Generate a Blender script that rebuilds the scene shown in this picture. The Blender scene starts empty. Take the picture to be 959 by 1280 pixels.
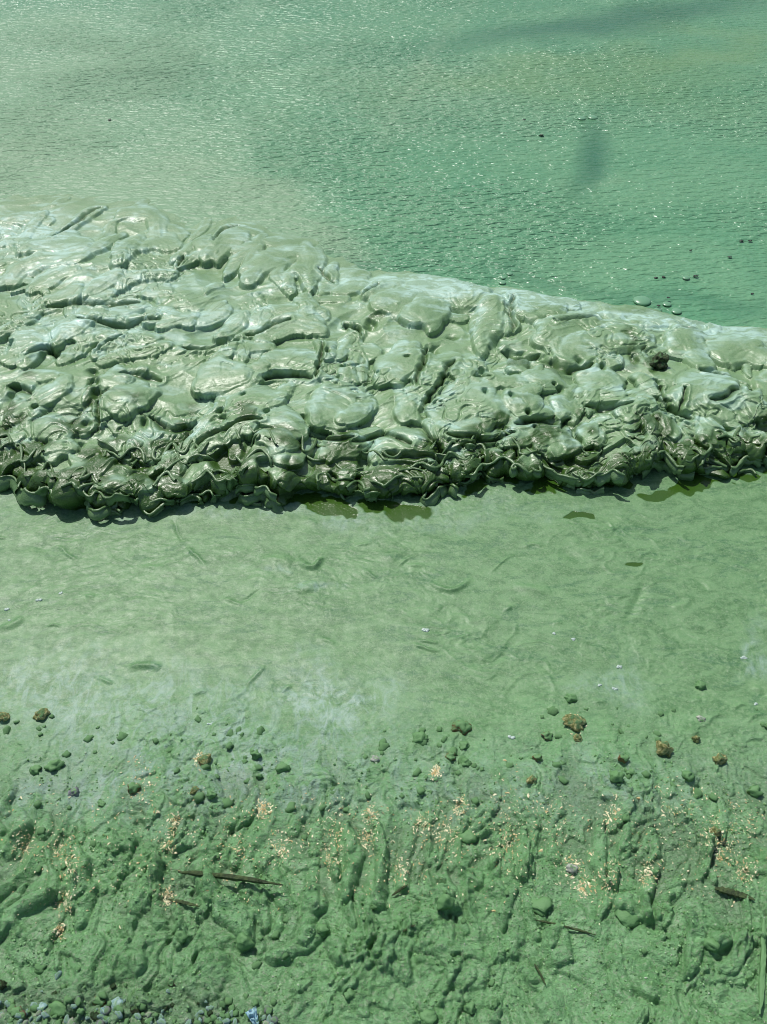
import bpy, bmesh, math, random
import numpy as np
from mathutils import Vector

random.seed(7)
rng = np.random.RandomState(11)
S = bpy.context.scene
COL = S.collection

# ------------------------------------------------------------------ camera
CAM_H = 1.55
PITCH = math.radians(44.0)          # depression of the optical axis
VFOV = math.radians(60.0)
cam_d = bpy.data.cameras.new('camera')
cam = bpy.data.objects.new('camera', cam_d)
COL.objects.link(cam)
cam.location = (0, 0, CAM_H)
cam.rotation_euler = (math.pi / 2 - PITCH, 0, 0)
cam_d.sensor_fit = 'VERTICAL'
cam_d.angle = VFOV
cam_d.clip_start = 0.01
cam_d.clip_end = 2000
S.camera = cam

# ------------------------------------------------------------------ light
SUN_EL, SUN_AZ = math.radians(60), math.radians(-32)   # azimuth from +Y, negative to the left
world = bpy.data.worlds.new('World')
S.world = world
world.use_nodes = True
wn = world.node_tree.nodes
wn.clear()
sky = wn.new('ShaderNodeTexSky')
sky.sky_type = 'NISHITA'
sky.sun_disc = False
sky.sun_elevation = SUN_EL
sky.sun_rotation = SUN_AZ
sky.air_density = 1.0
sky.dust_density = 2.0
bg = wn.new('ShaderNodeBackground')
bg.inputs['Strength'].default_value = 0.11
wo = wn.new('ShaderNodeOutputWorld')
world.node_tree.links.new(sky.outputs[0], bg.inputs[0])
world.node_tree.links.new(bg.outputs[0], wo.inputs[0])
sun_d = bpy.data.lights.new('sun', 'SUN')
sun_d.energy = 4.5
sun_d.angle = math.radians(0.55)
sun_d.color = (1.0, 0.97, 0.91)
sun = bpy.data.objects.new('sun', sun_d)
COL.objects.link(sun)
sdir = Vector((math.sin(SUN_AZ) * math.cos(SUN_EL), math.cos(SUN_AZ) * math.cos(SUN_EL), math.sin(SUN_EL)))
sun.rotation_euler = sdir.to_track_quat('Z', 'Y').to_euler()
sun.location = (-2, 4, 6)
S.view_settings.view_transform = 'Standard'
S.view_settings.look = 'None'
S.view_settings.exposure = -0.32
S.view_settings.gamma = 1.0
S.cycles.filter_width = 1.0

# ------------------------------------------------------------------ photo pixel -> point of the place
F_PX = 640 / math.tan(VFOV / 2)


def ray(px, py):
    a = (np.asarray(px, float) - 479.5) / F_PX
    b = (640 - np.asarray(py, float)) / F_PX
    c, s = math.cos(PITCH), math.sin(PITCH)
    return a, c + b * s, -s + b * c


def at(px, py, z=0.0):
    dx, dy, dz = ray(px, py)
    t = (z - CAM_H) / dz
    return dx * t, dy * t


def pxsize(y, z=0.0):
    """metres per photo pixel, across, at ground distance y"""
    return (y * math.cos(PITCH) + (CAM_H - z) * math.sin(PITCH)) / F_PX


# ------------------------------------------------------------------ noise
_P = rng.permutation(1024).astype(np.int32)
_ang = rng.rand(1024) * 2 * math.pi
_GX, _GY = np.cos(_ang).astype(np.float32), np.sin(_ang).astype(np.float32)


def noise(x, y, seed=0):
    x = np.asarray(x, np.float32) + seed * 17.31
    y = np.asarray(y, np.float32) + seed * 9.73
    xi = np.floor(x).astype(np.int32)
    yi = np.floor(y).astype(np.int32)
    xf, yf = x - xi, y - yi
    u = xf * xf * xf * (xf * (xf * 6 - 15) + 10)
    v = yf * yf * yf * (yf * (yf * 6 - 15) + 10)

    def g(ix, iy, fx, fy):
        h = _P[(_P[ix & 1023] + iy) & 1023]
        return _GX[h] * fx + _GY[h] * fy
    a = g(xi, yi, xf, yf)
    b = g(xi + 1, yi, xf - 1, yf)
    c = g(xi, yi + 1, xf, yf - 1)
    d = g(xi + 1, yi + 1, xf - 1, yf - 1)
    return (a + u * (b - a) + v * ((c + u * (d - c)) - (a + u * (b - a)))) * 1.5


def fbm(x, y, oct=4, seed=0, gain=0.5):
    r, a, f = 0, 1.0, 1.0
    for i in range(oct):
        r = r + a * noise(x * f, y * f, seed + i * 3)
        a *= gain
        f *= 2.03
    return r


def sstep(a, b, x):
    t = np.clip((x - a) / (b - a), 0, 1)
    return t * t * (3 - 2 * t)


def seg_dist(X, Y, pts):
    """distance to a polyline and the parameter along it"""
    best = np.full(X.shape, 1e9, np.float32)
    tt = np.zeros(X.shape, np.float32)
    sg = np.zeros(X.shape, np.float32)
    n = len(pts) - 1
    for i in range(n):
        (ax, ay), (bx, by) = pts[i], pts[i + 1]
        vx, vy = bx - ax, by - ay
        L2 = vx * vx + vy * vy + 1e-12
        t = np.clip(((X - ax) * vx + (Y - ay) * vy) / L2, 0, 1)
        ex, ey = X - ax - t * vx, Y - ay - t * vy
        d = np.sqrt(ex * ex + ey * ey)
        m = d < best
        best = np.where(m, d, best)
        tt = np.where(m, (i + t) / n, tt)
        sg = np.where(m, ey, sg)
    return best, tt, sg


# ------------------------------------------------------------------ materials
def new_mat(name):
    m = bpy.data.materials.new(name)
    m.use_nodes = True
    nt = m.node_tree
    nt.nodes.clear()
    out = nt.nodes.new('ShaderNodeOutputMaterial')
    p = nt.nodes.new('ShaderNodeBsdfPrincipled')
    nt.links.new(p.outputs[0], out.inputs[0])
    return m, nt, p


def n_attr(nt, name):
    a = nt.nodes.new('ShaderNodeAttribute')
    a.attribute_name = name
    return a.outputs['Fac']


def n_pos(nt, scale=(1, 1, 1), rot=0.0):
    g = nt.nodes.new('ShaderNodeNewGeometry')
    mp = nt.nodes.new('ShaderNodeMapping')
    mp.inputs['Scale'].default_value = scale
    mp.inputs['Rotation'].default_value = (0, 0, rot)
    nt.links.new(g.outputs['Position'], mp.inputs['Vector'])
    return mp.outputs[0]


def n_noise(nt, vec, scale, detail=4, rough=0.55, dist=0.0):
    n = nt.nodes.new('ShaderNodeTexNoise')
    n.inputs['Scale'].default_value = scale
    n.inputs['Detail'].default_value = detail
    n.inputs['Roughness'].default_value = rough
    n.inputs['Distortion'].default_value = dist
    nt.links.new(vec, n.inputs['Vector'])
    return n.outputs['Fac']


def n_range(nt, fac, a, b, c=0.0, d=1.0, smooth=True):
    r = nt.nodes.new('ShaderNodeMapRange')
    if smooth:
        r.interpolation_type = 'SMOOTHSTEP'
    for i, v in zip((1, 2, 3, 4), (a, b, c, d)):
        r.inputs[i].default_value = v
    nt.links.new(fac, r.inputs[0])
    return r.outputs[0]


def n_mix(nt, fac, a, b):
    m = nt.nodes.new('ShaderNodeMix')
    m.data_type = 'RGBA'
    for sock, v in ((m.inputs[0], fac), (m.inputs[6], a), (m.inputs[7], b)):
        if isinstance(v, (int, float)):
            sock.default_value = v
        elif isinstance(v, tuple):
            sock.default_value = v + (1,)
        else:
            nt.links.new(v, sock)
    return m.outputs[2]


def n_math(nt, op, a, b):
    m = nt.nodes.new('ShaderNodeMath')
    m.operation = op
    m.use_clamp = False
    for sock, v in ((m.inputs[0], a), (m.inputs[1], b)):
        if isinstance(v, (int, float)):
            sock.default_value = v
        else:
            nt.links.new(v, sock)
    return m.outputs[0]


def n_bump(nt, height, strength, dist, prev=None):
    b = nt.nodes.new('ShaderNodeBump')
    b.inputs['Strength'].default_value = strength
    b.inputs['Distance'].default_value = dist
    nt.links.new(height, b.inputs['Height'])
    if prev is not None:
        nt.links.new(prev, b.inputs['Normal'])
    return b.outputs[0]


SKIN = (0.185, 0.325, 0.150)
SKIN_D = (0.120, 0.245, 0.085)
FILM_SHEEN = (0.42, 0.63, 0.53)  # pale film colour, also painted as sky sheen along fold crests
POOL_AND_SHADE = (0.038, 0.098, 0.010)  # pool green, also painted as shade on the mat's front, lips and cracks


def mat_skin():
    m, nt, p = new_mat('algae_skin')
    pos = n_pos(nt)
    big = n_range(nt, n_noise(nt, pos, 9, 5, 0.6, 1.0), 0.35, 0.65)
    col = n_mix(nt, big, SKIN_D, SKIN)
    grain = n_range(nt, n_noise(nt, pos, 260, 3, 0.7), 0.3, 0.7)
    col = n_mix(nt, n_math(nt, 'MULTIPLY', grain, 0.5), col, (0.25, 0.37, 0.19))
    spk = n_range(nt, n_noise(nt, pos, 170, 3, 0.7), 0.60, 0.68)
    col = n_mix(nt, n_math(nt, 'MULTIPLY', spk, 0.6), col, (0.06, 0.13, 0.035))
    streak = n_range(nt, n_noise(nt, n_pos(nt, (1, 2.0, 1), 0.5), 15, 4, 0.55, 1.2), 0.40, 0.62)
    ff = n_math(nt, 'MULTIPLY', n_attr(nt, 'film'), n_range(nt, streak, 0, 1, 0.35, 1.0))
    col = n_mix(nt, ff, col, FILM_SHEEN)  # film attribute: pale film plus painted highlights on the folds
    col = n_mix(nt, n_attr(nt, 'wet'), col, POOL_AND_SHADE)  # wet attribute: damp algae plus painted shade
    nt.links.new(col, p.inputs['Base Color'])
    ro = n_range(nt, n_noise(nt, pos, 30, 4, 0.6), 0.3, 0.7, 0.30, 0.48)
    ro = n_math(nt, 'SUBTRACT', ro, n_math(nt, 'MULTIPLY', n_attr(nt, 'wet'), 0.12))
    nt.links.new(ro, p.inputs['Roughness'])
    p.inputs['IOR'].default_value = 1.55
    p.inputs['Coat Weight'].default_value = 0.4
    p.inputs['Coat Roughness'].default_value = 0.36
    b = n_bump(nt, n_noise(nt, pos, 300, 4, 0.7), 0.5, 0.0014)
    b = n_bump(nt, n_noise(nt, n_pos(nt, (1, 1.8, 1), 0.6), 60, 4, 0.5, 1.2), 0.25, 0.004, b)
    cr = n_noise(nt, n_pos(nt, (1, 2.2, 1), 0.55), 24, 3, 0.55, 2.6)
    cr = n_math(nt, 'ABSOLUTE', n_math(nt, 'SUBTRACT', cr, 0.5), 0.0)
    b = n_bump(nt, n_range(nt, cr, 0.0, 0.05), 0.25, 0.004, b)
    nt.links.new(b, p.inputs['Normal'])
    return m


def mat_shore():
    m, nt, p = new_mat('algae_coated_mud')
    pos = n_pos(nt)
    sm = n_pos(nt, (1, 1.7, 1), 0.25)
    tone = n_range(nt, n_noise(nt, sm, 8, 7, 0.68, 2.2), 0.40, 0.60)
    col = n_mix(nt, tone, (0.064, 0.172, 0.060), (0.126, 0.268, 0.112))
    blot = n_range(nt, n_noise(nt, n_pos(nt, (0.7, 2.0, 1), 0.1), 9, 6, 0.65, 1.4), 0.54, 0.62)
    col = n_mix(nt, n_math(nt, 'MULTIPLY', blot, 0.85), col, (0.045, 0.150, 0.058))
    fine = n_range(nt, n_noise(nt, sm, 55, 5, 0.65, 1.0), 0.40, 0.72)
    col = n_mix(nt, n_math(nt, 'MULTIPLY', fine, 0.75), col, (0.165, 0.315, 0.135))
    grain = n_range(nt, n_noise(nt, pos, 340, 3, 0.7), 0.35, 0.75)
    col = n_mix(nt, n_math(nt, 'MULTIPLY', grain, 0.28), col, (0.20, 0.325, 0.155))
    col = n_mix(nt, n_math(nt, 'MULTIPLY', n_attr(nt, 'rough'), 0.78), col, n_mix(nt, tone, (0.180, 0.440, 0.160), (0.240, 0.525, 0.225)))
    milk = n_math(nt, 'MULTIPLY', n_attr(nt, 'film'), n_range(nt, n_noise(nt, n_pos(nt, (1, 0.6, 1), 0.5), 30, 6, 0.7, 1.2), 0.36, 0.70))
    col = n_mix(nt, milk, col, (0.32, 0.46, 0.40))
    col = n_mix(nt, n_attr(nt, 'mud'), col, n_mix(nt, grain, (0.110, 0.190, 0.105), (0.21, 0.29, 0.20)))
    ra = n_math(nt, 'ADD', n_math(nt, 'MULTIPLY', n_attr(nt, 'rough'), 0.55), 0.32)
    dk = n_range(nt, n_noise(nt, pos, 130, 4, 0.75, 1.2), 0.545, 0.60)
    col = n_mix(nt, n_math(nt, 'MULTIPLY', dk, n_math(nt, 'MULTIPLY', ra, 0.55)), col, (0.060, 0.155, 0.030))
    pl = n_range(nt, n_noise(nt, pos, 210, 3, 0.7, 0.6), 0.55, 0.61)
    col = n_mix(nt, n_math(nt, 'MULTIPLY', pl, n_math(nt, 'MULTIPLY', ra, 0.7)), col, (0.33, 0.42, 0.27))
    col = n_mix(nt, n_attr(nt, 'pool'), col, POOL_AND_SHADE)
    nt.links.new(col, p.inputs['Base Color'])
    ro = n_range(nt, n_noise(nt, pos, 45, 4, 0.65), 0.3, 0.7, 0.42, 0.64)
    ro = n_math(nt, 'SUBTRACT', ro, n_math(nt, 'MULTIPLY', n_attr(nt, 'pool'), 0.42))
    nt.links.new(ro, p.inputs['Roughness'])
    nt.links.new(n_range(nt, n_attr(nt, 'rough'), 0.0, 1.0, 0.08, 0.22), p.inputs['Coat Weight'])
    p.inputs['Coat Roughness'].default_value = 0.40
    rough_ = n_attr(nt, 'rough')
    h = n_math(nt, 'MULTIPLY', n_noise(nt, pos, 170, 4, 0.75), n_math(nt, 'ADD', n_math(nt, 'MULTIPLY', rough_, 1.0), 0.14))
    b = n_bump(nt, h, 1.0, 0.0050)
    h2 = n_math(nt, 'MULTIPLY', n_noise(nt, sm, 70, 6, 0.65, 1.0), n_math(nt, 'SUBTRACT', 1.0, n_attr(nt, 'pool')))
    b = n_bump(nt, n_math(nt, 'MULTIPLY', h2, n_math(nt, 'ADD', n_math(nt, 'MULTIPLY', rough_, 1.2), 0.16)), 0.8, 0.008, b)
    nt.links.new(b, p.inputs['Normal'])
    return m


def mat_water():
    m, nt, p = new_mat('algae_water')
    pos = n_pos(nt)
    tone = n_range(nt, n_noise(nt, n_pos(nt, (1, 1.3, 1), 0.4), 1.1, 6, 0.6, 1.0), 0.35, 0.65)
    col = n_mix(nt, tone, (0.098, 0.290, 0.150), (0.140, 0.335, 0.178))
    col = n_mix(nt, n_attr(nt, 'film'), col, (0.200, 0.345, 0.200))
    col = n_mix(nt, n_attr(nt, 'ochre'), col, (0.150, 0.300, 0.125))
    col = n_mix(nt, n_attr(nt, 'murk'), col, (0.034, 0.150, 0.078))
    grain = n_range(nt, n_noise(nt, pos, 120, 3, 0.7), 0.35, 0.75)
    col = n_mix(nt, n_math(nt, 'MULTIPLY', grain, 0.22), col, (0.2, 0.32, 0.2))
    nt.links.new(col, p.inputs['Base Color'])
    ro = n_math(nt, 'ADD', n_math(nt, 'MULTIPLY', n_attr(nt, 'film'), 0.18), 0.25)
    nt.links.new(ro, p.inputs['Roughness'])
    p.inputs['IOR'].default_value = 1.38
    rip = n_noise(nt, n_pos(nt, (1.0, 2.3, 1), -0.12), 17, 2, 0.5, 0.25)
    rip2 = n_noise(nt, n_pos(nt, (1.0, 2.0, 1), 0.4), 40, 2, 0.5, 0.3)
    amp = n_attr(nt, 'ripple')
    h = n_math(nt, 'MULTIPLY', n_math(nt, 'ADD', rip, n_math(nt, 'MULTIPLY', rip2, 0.28)), amp)
    b = n_bump(nt, h, 1.0, 0.037)
    nt.links.new(b, p.inputs['Normal'])
    return m


def mat_solid(name, c1, c2, scale=60, rough=0.7, coat=0.0, bump=0.5, bdist=0.003):
    """stone / wood grain with algae settled on upward faces (coat 0..1)"""
    m, nt, p = new_mat(name)
    tc = nt.nodes.new('ShaderNodeTexCoord').outputs['Object']
    n1 = n_range(nt, n_noise(nt, tc, scale, 5, 0.65, 0.6), 0.36, 0.66)
    col = n_mix(nt, n1, c1, c2)
    if coat > 0:
        g = nt.nodes.new('ShaderNodeNewGeometry')
        sp = nt.nodes.new('ShaderNodeSeparateXYZ')
        nt.links.new(g.outputs['Normal'], sp.inputs[0])
        up = n_range(nt, n_math(nt, 'ADD', sp.outputs['Z'], n_range(nt, n_noise(nt, tc, scale * 0.7, 4, 0.6), 0.2, 0.8, -0.5, 0.5)), 0.75 - coat, 1.15 - coat)
        col = n_mix(nt, up, col, (0.120, 0.265, 0.098))
    nt.links.new(col, p.inputs['Base Color'])
    p.inputs['Roughness'].default_value = rough
    b = n_bump(nt, n_noise(nt, tc, scale * 1.6, 5, 0.75), bump, bdist * 1.8)
    nt.links.new(b, p.inputs['Normal'])
    return m


M_SKIN = mat_skin()
M_SHORE = mat_shore()
M_WATER = mat_water()
M_GREEN = mat_solid('algae_coated_stone', (0.06, 0.13, 0.03), (0.11, 0.23, 0.08), 70, 0.6, 0.85)
M_BROWN = mat_solid('brown_stone', (0.10, 0.055, 0.022), (0.24, 0.15, 0.06), 80, 0.6, 0.55)
M_OCHRE = mat_solid('ochre_crusted_stone', (0.16, 0.19, 0.045), (0.72, 0.68, 0.32), 90, 0.75, 0.10, 1.0, 0.006)
M_PALE = mat_solid('pale_stone', (0.30, 0.33, 0.29), (0.55, 0.55, 0.47), 70, 0.6, 0.12)
M_BLUEG = mat_solid('blue_grey_stone', (0.16, 0.30, 0.30), (0.46, 0.62, 0.60), 60, 0.4, 0.10)
M_DARK = mat_solid('dark_crust', (0.015, 0.03, 0.008), (0.07, 0.12, 0.03), 120, 0.55, 0.05, 1.0, 0.006)
M_RED = mat_solid('reddish_stone', (0.12, 0.05, 0.035), (0.20, 0.115, 0.08), 80, 0.6, 0.5)
M_MAUVE = mat_solid('mauve_shell', (0.12, 0.13, 0.15), (0.30, 0.30, 0.32), 80, 0.45, 0.15)
M_WOOD = mat_solid('wet_wood', (0.018, 0.034, 0.008), (0.07, 0.11, 0.03), 120, 0.5, 0.0, 0.8, 0.003)
M_BLACK = mat_solid('black_wet_crumb', (0.006, 0.010, 0.006), (0.02, 0.03, 0.015), 120, 0.4)
M_STRAW = mat_solid('pale_straw', (0.60, 0.55, 0.26), (0.88, 0.80, 0.50), 160, 0.7, 0.0, 0.4, 0.001)
_nt = M_STRAW.node_tree
_pr = [n for n in _nt.nodes if n.type == 'BSDF_PRINCIPLED'][0]
_nt.links.new(n_mix(_nt, n_range(_nt, n_noise(_nt, n_pos(_nt), 75, 3, 0.6), 0.36, 0.62), (0.58, 0.44, 0.20), (0.90, 0.84, 0.58)), _pr.inputs['Base Color'])
M_FOAM = mat_solid('white_foam', (0.30, 0.42, 0.36), (0.56, 0.64, 0.60), 120, 0.4, 0.0, 0.3, 0.001)
M_BLUE = mat_solid('pale_blue_plastic', (0.22, 0.42, 0.52), (0.48, 0.66, 0.74), 50, 0.35, 0.1, 0.2, 0.002)


# ------------------------------------------------------------------ mesh helpers
def grid_mesh(name, P, mat, faces_mask=None, normals=None, attrs=None, parent=None):
    """P (R,C,3) grid -> one mesh object; only quads where faces_mask is True"""
    R, C = P.shape[:2]
    idx = np.arange(R * C).reshape(R, C)
    q = np.stack([idx[:-1, :-1], idx[:-1, 1:], idx[1:, 1:], idx[1:, :-1]], -1).reshape(-1, 4)
    if faces_mask is not None:
        q = q[faces_mask.reshape(-1)]
    if normals is not None:
        pp = P.reshape(-1, 3)
        if (np.cross(pp[q[:, 1]] - pp[q[:, 0]], pp[q[:, 3]] - pp[q[:, 0]]) * normals.reshape(-1, 3)[q[:, 0]]).sum() < 0:
            q = q[:, ::-1]
    used, inv = np.unique(q.reshape(-1), return_inverse=True)
    co = P.reshape(-1, 3)[used]
    me = bpy.data.meshes.new(name)
    me.vertices.add(len(used))
    me.vertices.foreach_set('co', co.astype(np.float32).reshape(-1))
    nq = len(q)
    me.loops.add(nq * 4)
    me.loops.foreach_set('vertex_index', inv.astype(np.int32).reshape(-1))
    me.polygons.add(nq)
    me.polygons.foreach_set('loop_start', np.arange(0, nq * 4, 4, dtype=np.int32))
    me.polygons.foreach_set('loop_total', np.full(nq, 4, np.int32))
    me.update(calc_edges=True)
    me.validate()
    me.shade_smooth()
    for k, v in (attrs or {}).items():
        a = me.attributes.new(k, 'FLOAT', 'POINT')
        a.data.foreach_set('value', v.reshape(-1)[used].astype(np.float32))
    if normals is not None:
        me.normals_split_custom_set_from_vertices(normals.reshape(-1, 3)[used].tolist())
    me.materials.append(mat)
    o = bpy.data.objects.new(name, me)
    COL.objects.link(o)
    if parent:
        o.parent = parent
    return o


def grid_normals(P):
    du = np.gradient(P, axis=1)
    dv = np.gradient(P, axis=0)
    n = np.cross(du, dv)
    n /= np.maximum(np.linalg.norm(n, axis=-1, keepdims=True), 1e-12)
    return n


def obj_from_bm(name, bm, mat, parent=None, smooth=True):
    me = bpy.data.meshes.new(name)
    bm.normal_update()
    bm.to_mesh(me)
    bm.free()
    if smooth:
        me.shade_smooth()
    me.materials.append(mat)
    o = bpy.data.objects.new(name, me)
    COL.objects.link(o)
    if parent:
        o.parent = parent
    return o


def tag(o, label=None, cat=None, group=None, kind=None):
    if label: o['label'] = label
    if cat: o['category'] = cat
    if group: o['group'] = group
    if kind: o['kind'] = kind
    return o


def smooth_poly(pts, k=2):
    p = np.array(pts, float)
    for _ in range(k):
        if len(p) < 3:
            break
        q = [p[0]]
        for a, b in zip(p[:-1], p[1:]):
            q += [a * 0.75 + b * 0.25, a * 0.25 + b * 0.75]
        q.append(p[-1])
        p = np.array(q)
    return [tuple(v) for v in p]


# ================================================================== WATER
def axis(a, b, n, lo, hi, k=26):
    """dense between a and b, growing steps out to lo / hi"""
    mid = np.linspace(a, b, n)
    s = (b - a) / n
    t = np.linspace(0, 1, k + 1)[1:]
    up = b + (hi - b) * (np.exp(t * 6) - 1) / (math.exp(6) - 1)
    dn = a - (a - lo) * (np.exp(t * 6) - 1) / (math.exp(6) - 1)
    return np.concatenate([dn[::-1], mid, up])


wx = axis(-3.4, 3.4, 200, -400, 400)
wy = np.concatenate([np.linspace(1.75, 7.5, 200), 7.5 + (800) * (np.exp(np.linspace(0, 1, 31)[1:] * 7) - 1) / (math.exp(7) - 1)])
WX, WY = np.meshgrid(wx, wy)


def px_of(X, Y, Z=0.0):
    """ground point -> photo pixel; used to place traced patches of film"""
    c, s = math.cos(PITCH), math.sin(PITCH)
    dep = np.maximum(Y * c + (CAM_H - Z) * s, 0.05)
    up = Y * s - (CAM_H - Z) * c
    return 479.5 + F_PX * X / dep, 640 - F_PX * up / dep


def blob(U, V, cx, cy, rx, ry, ang=0.0, soft=0.6):
    a = math.radians(ang)
    du, dv = U - cx, V - cy
    p = (du * math.cos(a) + dv * math.sin(a)) / rx
    q = (-du * math.sin(a) + dv * math.cos(a)) / ry
    return 1 - sstep(1 - soft, 1.0 + soft * 0.4, np.sqrt(p * p + q * q))


U, V = px_of(WX, WY)
wob = fbm(WX * 1.6, WY * 1.6, 4, 5)
U2, V2 = U + 60 * wob, V + 26 * fbm(WX * 1.9, WY * 1.9, 4, 9)
w_film = np.clip(blob(U2, V2, 60, 190, 300, 130, 0, 0.9) * 0.85 + blob(U2, V2, 40, 60, 420, 60, 0, 0.9) * 0.5
                 + blob(U2, V2, 150, 270, 330, 70, 8, 0.8) * 0.9 + blob(U2, V2, 380, 275, 150, 42, 22, 0.9) * 0.9 + blob(U2, V2, 560, 120, 180, 60, 0, 1) * 0.35, 0, 1)
for ln, wd, am in [([(596, -5), (560, 40), (520, 84)], 9, .45), ([(640, 20), (600, 70), (575, 100)], 6, .3), ([(545, 60), (510, 120), (480, 175)], 10, .35), ([(655, 150), (678, 190), (702, 232)], 5, .4),
                   ([(730, 232), (752, 226), (772, 222)], 4, .5), ([(340, 206), (370, 200)], 5, .5), ([(300, 222), (330, 214)], 5, .4), ([(900, 270), (940, 262)], 6, .2)]:
    d, t, sg = seg_dist(U + 5 * wob, V + 5 * wob, ln)
    w_film = np.clip(w_film + am * np.exp(-(d / wd) ** 2) * (0.6 + 0.4 * noise(WX * 9, WY * 9, 12)), 0, 1)
w_ochre = np.clip(blob(U2, V2, 640, 95, 160, 30, -4, 1) * 0.6 + blob(U2, V2, 890, 55, 120, 26, -8, 1) * 0.7
                  + blob(U2, V2, 850, 100, 160, 45, 0, 1) * 0.45, 0, 1)
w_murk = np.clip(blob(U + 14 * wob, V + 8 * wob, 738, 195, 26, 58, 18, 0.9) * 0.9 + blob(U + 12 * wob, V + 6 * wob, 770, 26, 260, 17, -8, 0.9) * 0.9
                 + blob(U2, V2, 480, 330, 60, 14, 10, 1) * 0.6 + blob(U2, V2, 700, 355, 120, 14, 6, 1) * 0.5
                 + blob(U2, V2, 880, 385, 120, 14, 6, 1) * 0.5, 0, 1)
w_rip = 0.55 + 0.45 * sstep(-0.3, 0.4, fbm(WX * 0.9, WY * 0.9, 3, 21)) + 0.6 * blob(U2, V2, 180, 90, 110, 40, 0, 1)
w_rip = w_rip * (1 - 0.6 * blob(U, V, 120, 270, 200, 50, 0, 1)) * (1 - 0.6 * w_murk) * (1 - 0.5 * w_ochre)
fade = 1 / (1 + (np.maximum(WY - 8, 0) / 20) ** 2)
WZ = -0.006 + fade * (0.004 * fbm(WX * 1.4, WY * 2.4, 3, 31) + 0.0018 * fbm(WX * 5, WY * 9, 3, 33) * w_rip)
Pw = np.stack([WX, WY, WZ], -1)
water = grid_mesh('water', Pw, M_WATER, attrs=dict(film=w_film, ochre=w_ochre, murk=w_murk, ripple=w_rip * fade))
tag(water, kind='structure')

# ================================================================== SHORE (one sheet)
sx = axis(-1.12, 1.12, 1080, -60, 60)
sy = np.concatenate([(0.36 - 40 * (np.exp(np.linspace(0, 1, 21)[1:] * 6) - 1) / (math.exp(6) - 1))[::-1],
                     np.linspace(0.36, 1.80, 740), [1.85, 1.95, 2.1, 2.4]])
SX, SY = np.meshgrid(sx, sy)
SU, SV = px_of(SX, SY)
shore_y = SY + 0.10 * fbm(SX * 1.3, SY * 1.3, 3, 41)
rough = sstep(1.12, 0.70, shore_y)
wx1 = 0.02 * fbm(SX * 9, SY * 9, 3, 43)
wy1 = 0.02 * fbm(SX * 9, SY * 9, 3, 47)
X1, Y1 = SX + wx1, SY + wy1
SZ = 0.075 * np.clip(1.10 - SY, 0, 40) * sstep(1.25, 0.6, SY) + 0.004
# smeared film, a few millimetres of relief
calm = sstep(-0.35, 0.35, fbm(SX * 3, SY * 5, 3, 50))
SZ += (1 - rough) * (0.0020 * fbm(X1 * 6, Y1 * 10, 2, 51) + calm * (0.0008 * np.abs(noise(X1 * 18, Y1 * 34, 53)) + 0.0009 * fbm(X1 * 50, Y1 * 80, 3, 55)))
wr = sstep(0.15, 0.5, noise(SX * 3, SY * 4, 57))
rd = 1 - np.abs(noise(X1 * 9 + 0.5 * noise(SX * 14, SY * 14, 58), Y1 * 22, 59)) * 2.2
SZ += (1 - rough) * wr * 0.0035 * np.clip(rd - 0.55, 0, 1)
# lumpy coated mud
bil = np.abs(noise(X1 * 9, Y1 * 7.5, 61))
bil2 = np.abs(noise(X1 * 23, Y1 * 20, 63))
bil3 = np.abs(noise(X1 * 55, Y1 * 50, 65))
lo = fbm(SX * 2.2, SY * 2.2, 3, 67)
vary = 0.35 + 0.9 * sstep(-0.3, 0.5, fbm(SX * 4, SY * 4, 3, 68))
lump = 0.012 * bil * (0.7 + lo) + vary * (0.010 * bil2 * (0.6 + lo) + 0.0062 * bil3 + 0.0020 * fbm(X1 * 80, Y1 * 80, 4, 69, 0.7))
cake = sstep(0.10, 0.18, fbm(X1 * 6, Y1 * 5, 4, 71, 0.55)) * 0.006 + vary * sstep(0.20, 0.27, fbm(X1 * 19, Y1 * 15, 3, 73)) * 0.0075
rill_m = sstep(0.50, 0.62, SY) * sstep(1.0, 0.86, shore_y)
rill = 1 - np.abs(noise((X1 + 0.10 * noise(SX * 3, SY * 3, 74)) * 11, Y1 * 2.6, 75)) * 2.0
SZ += rough * (lump + cake) + rough * rill_m * 0.013 * np.clip(rill, 0, 1) ** 2

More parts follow.
